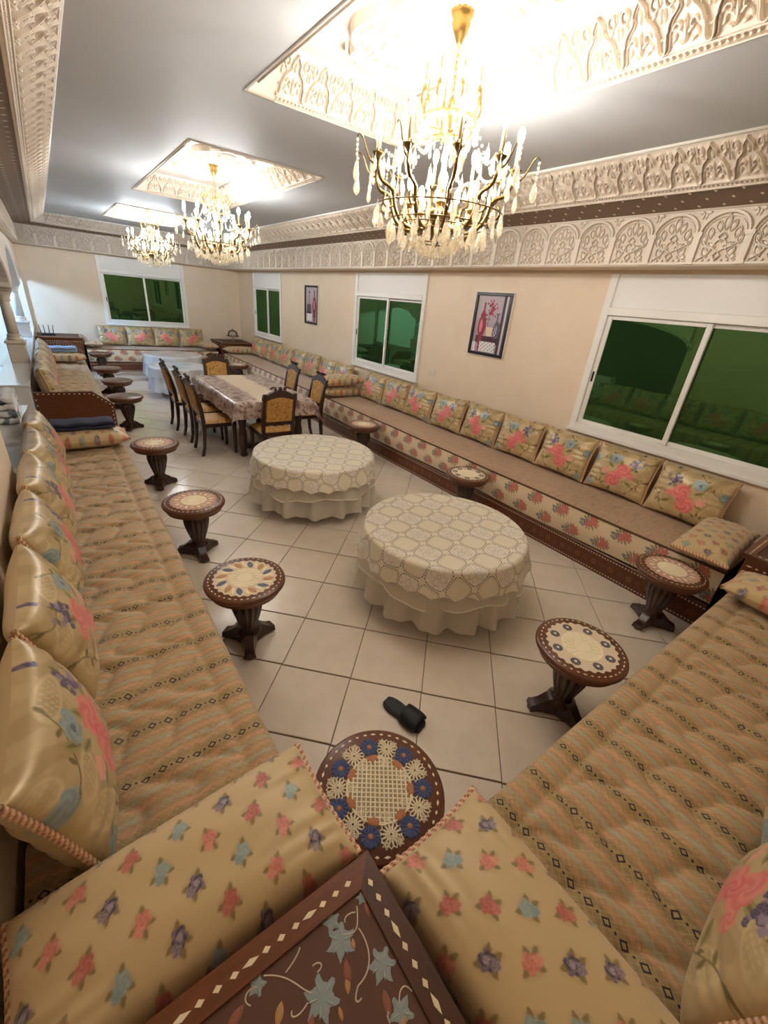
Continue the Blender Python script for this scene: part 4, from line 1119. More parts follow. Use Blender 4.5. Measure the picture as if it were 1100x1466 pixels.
for k in range(6):
    cushion((-.165 + .008 * math.sin(k * 2), 1.125 + k * .625, .548), (0, 1, 0), (1, 0, 0), .27 + .02 * math.sin(k * 1.9), nth(k, 'plump brocade cushion from the floral corner table along the plain wall'), 'cushions on the quilted seat by the plain wall', (k + 1) % 2, .025 * math.sin(k * 2.2))
lb = 'gold brocade cushion leaning on the arcade parapet between the wooden end panels'
for k in range(5):
    cushion((-.125, 6.72 + k * .63, .548), (0, 1, 0), (1, 0, 0), .22, nth(k, 'brocade cushion from the carved end panel along the arcade parapet'), 'cushions by the arcade', k % 2, .03 * math.sin(k * 2.2))
lb = 'gold brocade cushion on the quilted seat between the corner tables'
for k in range(3):
    cushion((1.15 + k * .62, -.215, .548), (-1, 0, 0), (0, 1, 0), .22 + .02 * math.sin(k), nth(k, 'brocade cushion from the floral corner table on the seat between corner tables'), 'cushions on the seat between the corner tables', (k + 1) % 2, .02 * math.sin(k * 2 + 1))
# arm pillows
bolster((.02, .64, .635), 0.03, 'sprigged beige arm pillow between the plump cushions and the floral corner table', True, .94, (.05, -.05))
bolster((.625, .0, .635), PI / 2 + .04, 'sprigged beige arm pillow on the quilted pad beside the floral corner table', True, 1.0, (-.04, -.05))
bolster((3.24, .02, .625), PI / 2 - .03, 'sprigged arm pillow at the end of the quilted pad by the other corner table', False, .98, (0, .02))
bolster((3.83, .685, .61), .04, 'sprigged arm pillow on the ribbed seat next to the corner table', False, 1.0, (.0, -.04))
bolster((3.90, 6.46, .60), .02, 'lower sprigged arm pillow dividing the two window wall seats', False, 1.0)
bolster((3.86, 6.44, .785), -.06, 'upper sprigged arm pillow stacked on the divider of the window wall seats', False, 1.0, (.04, -.05))
bolster((3.92, 11.76, .605), 0, 'sprigged arm pillow by the corner table with the glass dish', False, 1.0)
bolster((.71, 12.56, .615), PI / 2, 'sprigged arm pillow on the end wall seat by the router table', False, .9)
bolster((3.31, 12.54, .615), PI / 2, 'sprigged arm pillow on the end wall seat by the glass dish table', False, .9)
bolster((.02, 4.78, .62), .02, 'sprigged arm pillow under the folded navy cloth beside the passage', False, .94)
bolster((.04, 10.1, .62), 0, 'sprigged arm pillow under the pale blue cloth by the arcade', False, .92)
def folded(name, loc, w_, d_, h_, mat, label, rz=0, layers=3, cat='cloth'):
    r = empty(name, loc, rz); set_props(r, label, cat)
    for k in range(layers):
        t = h_ / layers; n = 14; P_ = []
        for i in range(n + 1):
            row = []
            for j in range(20):
                a = 2 * PI * j / 20; cx_ = math.copysign(abs(math.cos(a)) ** .25, math.cos(a)) * d_ / 2; cz_ = math.copysign(abs(math.sin(a)) ** .6, math.sin(a)) * t / 2
                e = 1 - .06 * math.sin(k * 2 + i) * .4
                row.append(((i / n - .5) * w_ * (1 - .03 * k), cx_ * e + .01 * math.sin(k * 3), t * (k + .5) + cz_ + .004 * math.sin(i * 1.1 + k)))
            P_.append(row)
        link('fold', grid_mesh('fold', np.array(P_), mat, closed_v=True), r)
        cap_ = MB()
        for e_ in (0, n): cap_.add(P_[e_], [tuple(range(20))])
        cap_.build('fold_end', mat, r)
    return r
folded('folded_cloth', (.06, 4.80, .708), .50, .22, .07, M['navy'], 'folded navy cloth lying on the arm pillow beside the passage', .02, 2)
folded('folded_cloth', (.05, 10.15, .708), .50, .26, .09, M['blue_cloth'], 'folded pale blue cloth on the arm pillow by the arcade', 0, 2)
folded('folded_blanket', (-.475, 4.72, .852), .22, .46, .22, M['blanket'], 'stack of folded white and grey blankets on the marble parapet', 0, 4, 'blanket')

# ------------------------------------------------------------ corner tables
def px(x, y, z):
    """photo pixel -> point on the horizontal plane at height z"""
    r = _M @ np.array([x - 550.0, y - 733.0, 598.0]); t = (z - 2.0) / r[2]
    return (r[0] * t, r[1] * t)
CTZ = 0.745
DM_S = MB().mound([(-.010, 0), (0, -.0065), (.010, 0), (0, .0065)], 0, .0012, .95).mesh('inlay_diamond', M['bone'])
DM_L = MB().mound([(-.019, 0), (0, -.006), (.019, 0), (0, .006)], 0, .0012, .95).mesh('inlay_diamond', M['bone'])
def corner_table(x0, x1, y0, y1, label, detail=True):
    cx, cy = (x0 + x1) / 2, (y0 + y1) / 2; a, b = (x1 - x0) / 2, (y1 - y0) / 2
    r = empty('corner_table', (cx, cy, 0)); set_props(r, label, 'table')
    i = .025
    body = MB().bbox(-a + i, a - i, -b + i, b - i, 0.0, CTZ - .03, .004).build('cabinet_body', M['wood'], r)
    for sx, sy, w_ in ((1, 0, b), (-1, 0, b), (0, 1, a), (0, -1, a)):     # framed side panels with dotted inlay
        m_ = MB(); m_.bbox(-w_ + .07, w_ - .07, .10, CTZ - .15, -.002, .008, .002)
        M_ = frame_matrix((sx * (a - i), sy * (b - i), 0), (-sy, sx, 0), (0, 0, 1), (sx, sy, 0))
        o = m_.build('side_panel', M['wood_x'], body); o.matrix_local = M_
        n_ = int((2 * w_ - .08) / .042)
        for k in range(n_):
            d = link('inlay_diamond', DM_S if k % 4 else DM_L, body); d.matrix_local = M_ @ Matrix.Translation((-w_ + .06 + k * .042, CTZ - .085, .001))
    W_ = .058
    def rail(pts, mat, nm='top_rail'): return MB().prism(pts, CTZ - .032, CTZ).build(nm, mat, r)
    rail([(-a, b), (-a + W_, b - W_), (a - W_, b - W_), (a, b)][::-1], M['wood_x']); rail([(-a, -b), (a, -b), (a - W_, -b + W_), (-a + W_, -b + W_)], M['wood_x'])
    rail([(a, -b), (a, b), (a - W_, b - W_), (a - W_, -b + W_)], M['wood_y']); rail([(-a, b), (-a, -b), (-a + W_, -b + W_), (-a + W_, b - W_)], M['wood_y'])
    MB().bbox(-a + W_ - .002, a - W_ + .002, -b + W_ - .002, b - W_ + .002, CTZ - .02, CTZ - .006, .001).build('top_panel', M['brown_cloth'], r)
    st = .034
    for (L_, f) in ((a, lambda s: (s, b - W_ * .55, 0)), (a, lambda s: (s, -b + W_ * .55, 0)), (b, lambda s: (a - W_ * .55, s, PI / 2)), (b, lambda s: (-a + W_ * .55, s, PI / 2))):
        n_ = int((2 * L_ - .05) / st)
        for k in range(n_):
            X_, Y_, rz = f(-L_ + .03 + k * st + (0 if k % 4 else 0)); link('inlay_diamond', DM_L if (n_ - k) % 4 == 0 else DM_S, r, loc=(X_, Y_, CTZ), rot=(0, 0, rz))
    return r
ct = corner_table(XL + .01, .395, YN + .01, .428, 'brown inlaid corner table with an embroidered flower top between two sprigged pillows')
corner_table(3.43, XR - .01, YN + .01, .455, 'brown inlaid corner table at the end of the window wall seat, nothing on it')
corner_table(XL + .01, .52, 12.2, YF - .01, 'inlaid corner table carrying the black router')
corner_table(3.52, XR - .01, 12.02, YF - .01, 'inlaid corner table carrying the glass cake dish')
# embroidery on the near corner table's top panel
ez = CTZ - .006
def emb(pts_or_mb, name, mat): return pts_or_mb.build(name, mat, None)
cxy = (ct.location.x, ct.location.y)
EMB = {'grey': Mat('grey_blue_silk', lin(138, 148, 146), .6).m, 'gold': Mat('gold_silk', lin(176, 132, 84), .6).m, 'vine': Mat('ivory_silk', lin(196, 178, 156), .6).m, 'rust': Mat('rust_silk', lin(140, 84, 58), .6).m, 'pale': Mat('pale_grey_silk', lin(160, 166, 160), .6).m}
def loc2(x, y):
    p = px(200 + x / 2.2, 1100 + y / 2.2, CTZ); return (p[0] - cxy[0], p[1] - cxy[1])
panel = [o for o in ct.children if o.name.startswith('top_panel')][0]
def starflower(x, y, r_, rot, nm='embroidered_flower', mat='grey'):
    c = loc2(x, y); m_ = MB(); n = 6 if r_ > .03 else 5; pts = []
    for k in range(40):
        t = 2 * PI * k / 40; pts.append((c[0] + r_ * (.76 + .20 * math.cos(n * t + .5 * math.sin(n * t)) + .05 * math.cos(17 * t + r_ * 90)) * math.cos(t + rot), c[1] + r_ * (.76 + .20 * math.cos(n * t + .5 * math.sin(n * t)) + .05 * math.cos(17 * t + r_ * 90)) * math.sin(t + rot)))
    m_.add([(c[0], c[1], ez + .0014)] + [(q_[0], q_[1], ez + .0004) for q_ in pts], [(0, 1 + k, 1 + (k + 1) % 40) for k in range(40)])
    o = m_.build(nm, EMB[mat], panel)
    for k in range(5):
        t = rot + 2 * PI * k / 5; o2 = MB().mound(leafpoly(c[0] + .15 * r_ * math.cos(t), c[1] + .15 * r_ * math.sin(t), r_ * .6, r_ * .10, t), ez + .0008, ez + .002).build('petal_vein', EMB['pale'], o)
for a_ in ((575, 720, .040, .3), (635, 540, .036, 1.0), (765, 615, .034, .6), (826, 765, .028, 1.7), (606, 480, .022, .2), (370, 680, .020, .9), (700, 405, .014, 0)):
    starflower(*a_)
starp = [(655, 640, .045, .016, 1.2, 'rust'), (656, 676, .030, .012, 1.1, 'gold'), (780, 735, .040, .016, 1.3, 'rust'), (440, 770, .035, .016, .9, 'gold'), (300, 785, .045, .018, .4, 'rust'), (716, 440, .032, .011, 1.4, 'rust'), (673, 550, .022, .010, 1.2, 'gold'), (634, 770, .022, .009, 1.4, 'gold'), (830, 800, .03, .012, .4, 'gold'), (540, 800, .03, .012, .8, 'rust')]
for (x, y, l, w_, t, mt) in starp:
    c = loc2(x, y); MB().mound(leafpoly(c[0] - l / 2 * math.cos(t), c[1] - l / 2 * math.sin(t), l, w_, t), ez, ez + .0018).build('embroidered_leaf', EMB[mt], panel)
def vine(P4):
    q_ = [loc2(*p_) for p_ in P4]; m_ = MB(); m_.ribbon(bez(*q_, 18), .0032, ez, ez + .0014); return m_.build('embroidered_vine', EMB['vine'], panel)
for v4 in (((540, 705), (500, 690), (470, 640), (390, 650)), ((460, 640), (490, 600), (500, 580), (505, 560)), ((685, 430), (690, 500), (690, 520), (640, 520)), ((690, 500), (735, 560), (735, 640), (690, 680)), ((560, 640), (590, 610), (560, 600), (545, 620)), ((530, 735), (500, 790), (470, 790), (480, 760)), ((370, 685), (330, 690), (320, 740), (350, 745)), ((860, 700), (830, 660), (815, 700), (820, 740)), ((680, 450), (650, 450), (640, 480), (650, 480)), ((690, 680), (670, 740), (690, 740), (700, 720)), ((780, 780), (800, 740), (770, 760), (790, 800))):
    vine(v4)

# ------------------------------------------------------------ stools and doilies
STZ = .49
def make_stool():
    r = empty('pedestal_stool'); r['category'] = 'stool'
    MB().lathe([(.19, .415), (.205, .42), (.208, .445), (.222, .452), (.23, .462), (.232, .474), (.228, .484), (.218, .49)], 48).build('stool_top', M['wood'], r, 45)
    MB().lathe([(.12, .395), (.16, .40), (.19, .415)], 32).build('apron', M['wood_dark'], r, 45)
    fl_ = lambda k, a: (.13 * abs(math.cos(7 * a)) ** 1.5 - .05 if 4 <= k <= 8 else 0)
    MB().lathe([(.075, .085), (.078, .10), (.06, .115), (.052, .135), (.058, .17), (.072, .22), (.086, .28), (.092, .32), (.088, .355), (.075, .372), (.085, .385), (.10, .397)], 84, fl_).build('fluted_column', M['wood_dark'], r, True)
    foot = MB(); n = 12
    path = bez((.02, .085), (.10, .10), (.09, .05), (.170, .034), n)
    for i, (x, z) in enumerate(path):
        w_ = .052 - .030 * (i / n) ** .7 + .016 * (i / n) ** 4; hh = .10 - .06 * i / n
        foot.v += [(x, -w_, 0.012), (x, w_, 0.012), (x, w_ * .8, z + hh * .35), (x, -w_ * .8, z + hh * .35)]
    for k in range(len(foot.v)): foot.v[k] = (foot.v[k][0], foot.v[k][1], max(.0, foot.v[k][2]))
    for i in range(n):
        for j in range(4): foot.f.append((i * 4 + j, i * 4 + (j + 1) % 4, i * 4 + 4 + (j + 1) % 4, i * 4 + 4 + j))
    foot.f += [(3, 2, 1, 0), tuple(n * 4 + j for j in range(4))]
    foot.lathe([(.020, 0), (.026, .006), (.026, .02), (.018, .026)], 12, cx=.150)
    fm = foot.mesh('foot', M['wood_dark'], 50)
    for k in range(3): link('foot', fm, r, rot=(0, 0, 2 * PI * k / 3))
    m_ = MB()
    for k in range(40):
        a = 2 * PI * k / 40; L_ = .010 if k % 4 else .015; q_ = [(-L_ * .8, 0), (0, -.0045), (L_ * .8, 0), (0, .0045)]
        q_ = [(x_ * math.cos(a + PI / 2) - y_ * math.sin(a + PI / 2) + .205 * math.cos(a), x_ * math.sin(a + PI / 2) + y_ * math.cos(a + PI / 2) + .205 * math.sin(a)) for x_, y_ in q_]
        m_.mound(q_, .4895, .4912, .95)
    m_.build('rim_inlay', M['bone'], r)
    return r
stool0 = make_stool(); first = [True]
THREAD = {'cream': Mat('cream_thread', lin(240, 228, 196), .8).m, 'blue': Mat('blue_thread', lin(72, 82, 122), .8).m, 'rust': Mat('rust_thread', lin(184, 122, 82), .8).m, 'grey': Mat('grey_thread', lin(104, 104, 112), .8).m, 'tan': Mat('tan_thread', lin(196, 148, 104), .8).m, 'slate': Mat('slate_thread', lin(106, 114, 136), .8).m, 'lace': Mat('lace_ground', lin(222, 204, 176), .85).m, 'pink': Mat('rose_ground', lin(200, 160, 140), .85).m}
def rosette(m_, cx, cy, r_, n, w_, z):
    for k in range(n):
        a = 2 * PI * k / n; m_.ribbon(leafpoly(cx + r_ * .28 * math.cos(a), cy + r_ * .28 * math.sin(a), r_ * .72, r_ * .36, a, 4), w_, z, z + .0018, True)
    m_.ribbon(circ(cx, cy, r_ * .28, 10), w_, z, z + .002, True)
def solid_flower(m_, cx, cy, r_, n, z, d=.07):
    pts = [(cx + r_ * (1 - d + d * math.cos(n * 2 * PI * k / (n * 4))) * math.cos(2 * PI * k / (n * 4)), cy + r_ * (1 - d + d * math.cos(n * 2 * PI * k / (n * 4))) * math.sin(2 * PI * k / (n * 4))) for k in range(n * 4)]
    m_.mound(pts, z, z + .002, .92)
    for k in range(n):
        a = 2 * PI * k / n; m_.mound(leafpoly(cx + r_ * .35 * math.cos(a), cy + r_ * .35 * math.sin(a), r_ * .6, r_ * .22, a, 4), z + .002, z + .0035)
def doily(style):
    r = empty('crochet_doily'); r['category'] = 'doily'; z = 0.0005
    if style == 'A':
        m_ = MB()
        for k in range(-7, 8):
            o = k * .0155; h_ = math.sqrt(max(0, .115 ** 2 - o * o))
            if h_ > .01: m_.ribbon([(o, -h_), (o, h_)], .0058, z, z + .0016); m_.ribbon([(-h_, o), (h_, o)], .0058, z, z + .0018)
        m_.ribbon(circ(0, 0, .114, 48), .006, z, z + .002, True); m_.build('lattice', THREAD['cream'], r)
        MB().prism(circ(0, 0, .113, 40), 0, z).build('backing', THREAD['grey'] if False else Mat('olive_backing', lin(150, 136, 104), .6).m, r)
        for k in range(7):
            a = 2 * PI * k / 7 + .25; c_, s2 = math.cos(a), math.sin(a)
            f1 = MB(); solid_flower(f1, .153 * c_, .153 * s2, .037, 12, z); o = f1.build('blue_flower', THREAD['blue'], r)
            MB().mound(circ(.153 * c_, .153 * s2, .009, 10), z + .002, z + .0045).build('flower_eye', THREAD['rust'], o)
            lf = MB()
            for s3 in (-1, 0, 1): lf.mound(leafpoly(.122 * c_, .122 * s2, .032, .02, a + PI + s3 * .75), z + .001, z + .003)
            lf.build('rust_leaf', THREAD['rust'], r)
            b = a + PI / 7; m_ = MB(); rosette(m_, .146 * math.cos(b), .146 * math.sin(b), .040, 14, .0046, z); rosette(m_, .146 * math.cos(b), .146 * math.sin(b), .020, 10, .004, z + .001)
            for s3 in (-.13, .13): rosette(m_, .172 * math.cos(b + s3), .172 * math.sin(b + s3), .014, 6, .0028, z)
            for s3 in (-.5, 0, .5): m_.ribbon(leafpoly(.106 * math.cos(b), .106 * math.sin(b), .03, .016, b + PI + s3), .0028, z, z + .0016, True)
            m_.build('cream_rosette', THREAD['cream'], r)
    else:
        R_ = .178 if style in 'BC' else .172
        sc = [( (R_ + .006 * math.cos(26 * t)) * math.cos(t), (R_ + .006 * math.cos(26 * t)) * math.sin(t)) for t in [2 * PI * k / 156 for k in range(156)]]
        MB().prism(sc, 0, .0012).build('lace_disc', THREAD['lace' if style != 'D' else 'pink'], r)
        m_ = MB(); m_.prism(circ(0, 0, .095 if style != 'C' else .105, 40), .0012, .0020)
        for k in range(16): a = 2 * PI * k / 16; m_.ribbon(leafpoly(.04 * math.cos(a), .04 * math.sin(a), .055, .02, a), .003, .002, .0036, True)
        m_.build('centre', THREAD['cream'], r)
        if style == 'B':
            for k in range(24):
                a = 2 * PI * k / 24; mt = ('tan', 'cream', 'slate', 'cream')[k % 4]
                MB().mound(leafpoly(.102 * math.cos(a), .102 * math.sin(a), .074, .034 if k % 2 == 0 else .02, a + .55), .0012, .0035 + .0003 * (k % 2), .8).build('leaf_motif', THREAD[mt], r)
        elif style == 'C':
            for k in range(8):
                a = 2 * PI * k / 8; f1 = MB(); solid_flower(f1, .14 * math.cos(a), .14 * math.sin(a), .027, 10, .0012); o = f1.build('grey_flower', THREAD['grey'], r)
                MB().mound(circ(.14 * math.cos(a), .14 * math.sin(a), .008, 8), .003, .0052).build('flower_eye', THREAD['cream'], o)
        else:
            for k in range(18):
                a = 2 * PI * k / 18; MB().mound(leafpoly(.105 * math.cos(a), .105 * math.sin(a), .045, .022, a + .3), .0012, .003).build('leaf_motif', THREAD['cream' if k % 2 else 'lace'], r)
    return r
stools = [(.612, .645, .45, 'A', 'round stool squeezed between the two near sprigged pillows', 'cream crochet doily with seven blue flowers and a lattice centre'),
          (.635, 2.06, .2, 'B', 'round carved stool bearing the orange and blue leaf doily', 'doily ringed with orange and blue leaves'),
          (.640, 3.24, .5, 'D', 'round carved stool next in line after the leaf doily stool', 'pinkish lace doily next in line after the leaf doily'),
          (.640, 4.82, .3, 'D', 'round carved stool beside the folded navy cloth', 'pinkish lace doily beside the folded navy cloth'),
          (.672, 7.18, .2, None, 'bare round stool standing just past the carved end panel', ''),
          (.710, 8.45, .9, None, 'bare round stool at the middle of the arcade seat', ''),
          (.690, 9.70, .6, None, 'bare round stool near the pale blue cloth', ''),
          (.760, 11.75, .1, None, 'bare round stool in front of the router table', ''),
          (1.93, .655, 2.5, 'C', 'round stool bearing a doily edged with eight grey flowers', 'cream doily edged with eight grey flowers by the quilted pad'),
          (3.265, .74, 1.0, 'D', 'round stool tucked into the corner where two seats meet', 'lace doily on the stool tucked where two seats meet'),
          (3.262, 2.76, .4, 'C', 'round stool against the window wall seat beside the nearest lace table', 'doily with grey flowers on the stool against the window wall seat'),
          (3.275, 4.79, .7, 'D', 'round stool against the window wall seat near the dining chair', 'lace doily on the stool near the dining chair'),
          (3.30, 10.1, .2, 'D', 'round stool against the window wall seat beyond the dining table', 'lace doily on the stool beyond the dining table'),
          (3.27, 11.75, .3, None, 'bare round stool in front of the glass dish table', '')]
doi = {}
for (x, y, rz, sty, lab, dl) in stools:
    s_ = stool0 if first[0] else copy_tree(stool0); first[0] = False
    s_.location = (x, y, 0.0); s_.rotation_euler = (0, 0, rz); set_props(s_, lab, 'stool', 'round carved stools')
    if sty:
        if sty not in doi: d_ = doi[sty] = doily(sty)
        else: d_ = copy_tree(doi[sty])
        d_.location = (x, y, STZ + .0006); d_.rotation_euler = (0, 0, rz * 1.7 + (.2 if sty == 'A' else 0)); set_props(d_, dl, 'doily', 'crochet doilies')

# ------------------------------------------------------------ round tables and their cloths
def drape(R, z_top, prof_drop, amp, waves, nseg, seed, mat, name, top=True, scallop=(0, 0), flare=.0, nr=40, nd=16, lift=0.0):
    rg = np.random.default_rng(seed); ph = rg.uniform(0, 6, 3)
    th = np.linspace(0, 2 * PI, nseg, endpoint=False)
    rows = []; uv = []
    rs = np.linspace(0.0, R - .02, nr) if top else np.array([])
    for r_ in rs: rows.append(np.stack([r_ * np.cos(th), r_ * np.sin(th), np.full(nseg, z_top + lift)], -1)); uv.append(np.stack([r_ * np.cos(th), r_ * np.sin(th)], -1))
    w0 = np.sin(waves * th + 1.2 * np.sin(3 * th + ph[0]) + ph[1]) + .4 * np.sin((waves * 2 - 3) * th + ph[2])
    for k in range(1 if top else 2, nd + 1):
        t = k / nd; drop = prof_drop * t; a = min(1.0, drop / .03) * PI / 2
        rr = (R - .02) + (.02 + lift) * math.sin(a) + flare * t + amp * (t ** 1.2) * (w0 + .6) * .5
        zz = z_top + lift - (.02 * (1 - math.cos(a)) if drop < .03 else .02 + (drop - .03)) + np.zeros(nseg)
        if scallop[1]: zz = zz + t ** 3 * scallop[1] * np.abs(np.sin(scallop[0] * th / 2))
        zz = np.maximum(zz, .012)
        rows.append(np.stack([rr * np.cos(th), rr * np.sin(th), zz], -1)); s_ = R + drop
        uv.append(np.stack([s_ * np.cos(th), s_ * np.sin(th)], -1))
    P_ = np.array(rows).transpose(1, 0, 2); U_ = np.array(uv).transpose(1, 0, 2)
    return grid_mesh(name, P_, mat, uv=U_, closed_u=True), rows[-1]
def pedestal_table(loc, R, h_, label):
    r = empty('round_table', loc); set_props(r, label, 'table')
    MB().lathe([(R - .03, h_ - .04), (R - .022, h_ - .035), (R - .02, h_ - .012), (R - .028, h_ - .004)], 48).build('table_top', M['wood'], r, 40)
    MB().lathe([(.07, .10), (.08, .13), (.05, .18), (.075, .30), (.085, .36), (.05, .44), (.08, h_ - .045)], 24).build('column', M['wood_dark'], r, True)
    f = MB()
    pts = bez((.04, .15), (.18, .16), (.26, .05), (.40, .04), 8)
    f.tube([(x, 0, z) for x, z in pts], [.045, .042, .04, .038, .036, .034, .032, .03, .028], 8); f.ell((.40, 0, .03), (.035, .035, .03), 10, 6)
    fm = f.mesh('foot', M['wood_dark'], True)
    for k in range(4): link('foot', fm, r, rot=(0, 0, PI / 4 + PI / 2 * k + .15))
    return r
def lace_cloth(loc, R, h_, label, seed):
    r = empty('lace_tablecloth', loc, .35 + seed); set_props(r, label, 'tablecloth')
    me, _ = drape(R - .012, h_, h_ - .085, .07, 17, 300, seed, M['tulle'], 'tulle_skirt', False, (0, 0), .015, nd=14); link('tulle_skirt', me, r)
    me, edge = drape(R - .004, h_, .335, .036, 11, 300, seed + 1, M['tulle'], 'tulle_flounce', False, (5, .05), .02, nd=12); link('tulle_flounce', me, r)
    MB().tube([tuple(p) for p in edge[::2]], .0045, 5, True).build('hem_band', M['tulle_band'], r, True)
    me, edge = drape(R, h_, .205, .020, 9, 520, seed + 2, M['lace'], 'lace_top', True, (26, .028), .05, nr=46, nd=20); link('lace_top', me, r)
    return r
TA, TB = (2.09, 1.89, 0), (1.98, 3.78, 0)
pedestal_table(TA, .59, .565, 'round pedestal table hidden under the lace cloth nearest the black slipper')
pedestal_table(TB, .61, .565, 'round pedestal table under the lace cloth beside the dining chairs')
lace_cloth(TA, .60, .57, 'cream lace cloth with tulle skirt on the round table by the slipper', 11)
lace_cloth(TB, .62, .57, 'cream lace cloth with tulle skirt on the round table by the dining chairs', 21)
for (loc, R, sd, l1, l2) in (((2.14, 11.1, 0), .62, 31, 'round pedestal table in front of the end wall seat', 'white vinyl cloth on the round table in front of the end wall seat'), ((1.90, 9.4, 0), .55, 41, 'round pedestal table between the dining table and the farther round table', 'white vinyl cloth on the round table just behind the dining table')):
    pedestal_table(loc, R - .01, .565, l1)
    r = empty('vinyl_tablecloth', loc); set_props(r, l2, 'tablecloth')
    me, _ = drape(R - .01, .57, .46, .05, 15, 200, sd, M['vinyl_sheer'], 'skirt', False, (0, 0), .02, nd=10); link('skirt', me, r)
    me, e_ = drape(R, .57, .20, .03, 9, 220, sd + 1, M['vinyl'], 'vinyl_top', True, (0, 0), .015, nr=16, nd=10); link('vinyl_top', me, r)

# ------------------------------------------------------------ dining set
dt = empty('dining_table', (2.18, 6.22, 0)); set_props(dt, 'dark wooden dining table under the mauve floral cloth', 'table')
MB().bbox(-.54, .54, -.97, .97, .715, .752, .006).build('table_top', M['wood_dark'], dt)
MB().bbox(-.46, .46, -.88, .88, .62, .716, .006).build('apron', M['wood_dark'], dt)
for sy in (-1, 1):
    for sx in (-1, 1):
        MB().lathe([(.045, 0), (.05, .03), (.035, .06), (.05, .12), (.055, .30), (.042, .40), (.058, .50), (.06, .62)], 14, cx=sx * .40, cy=sy * .78).build('leg', M['wood_dark'], dt, True)
    MB().bbox(-.40, .40, sy * .78 - .03, sy * .78 + .03, .10, .16, .006).build('stretcher', M['wood_dark'], dt)
MB().bbox(-.03, .03, -.78, .78, .105, .155, .006).build('stretcher', M['wood_dark'], dt)
def rect_cloth(a, b, z, drop):
    """tablecloth over a rectangle: flat top, wavy sides, pointed corners"""
    na, nb = 44, 72; ex = drop
    sx = np.linspace(-(a + ex), a + ex, na); sy = np.linspace(-(b + ex), b + ex, nb); SX, SY = np.meshgrid(sx, sy, indexing='ij')
    ox, oy = np.clip(np.abs(SX) - a, 0, None), np.clip(np.abs(SY) - b, 0, None)
    d = np.hypot(ox, oy); big = np.maximum(ox, oy); sm_ = np.minimum(ox, oy)
    drp = big + sm_ * .55
    bell = .10 * drp * (1 + .8 * np.sin(SX * 9 + SY * 11)) + .004
    X = np.sign(SX) * (np.minimum(np.abs(SX), a) + np.where(ox > 0, .006 + bell * (ox > 0) + sm_ * .30, 0))
    Y = np.sign(SY) * (np.minimum(np.abs(SY), b) + np.where(oy > 0, .006 + bell * (oy > 0) + sm_ * .30, 0))
    Zc = z - np.where(d > 0, drp, 0) * .97
    return grid_mesh('cloth', np.stack([X, Y, Zc], -1), M['dining_cloth'], uv=np.stack([(SX + a + ex) / (2 * (a + ex)), (SY + b + ex) / 1.6], -1))
dc = link('dining_tablecloth', rect_cloth(.545, .985, .757, .20)); dc.location = (2.18, 6.22, 0)
set_props(dc, 'mauve floral cloth with a cream runner over the dining table', 'tablecloth')
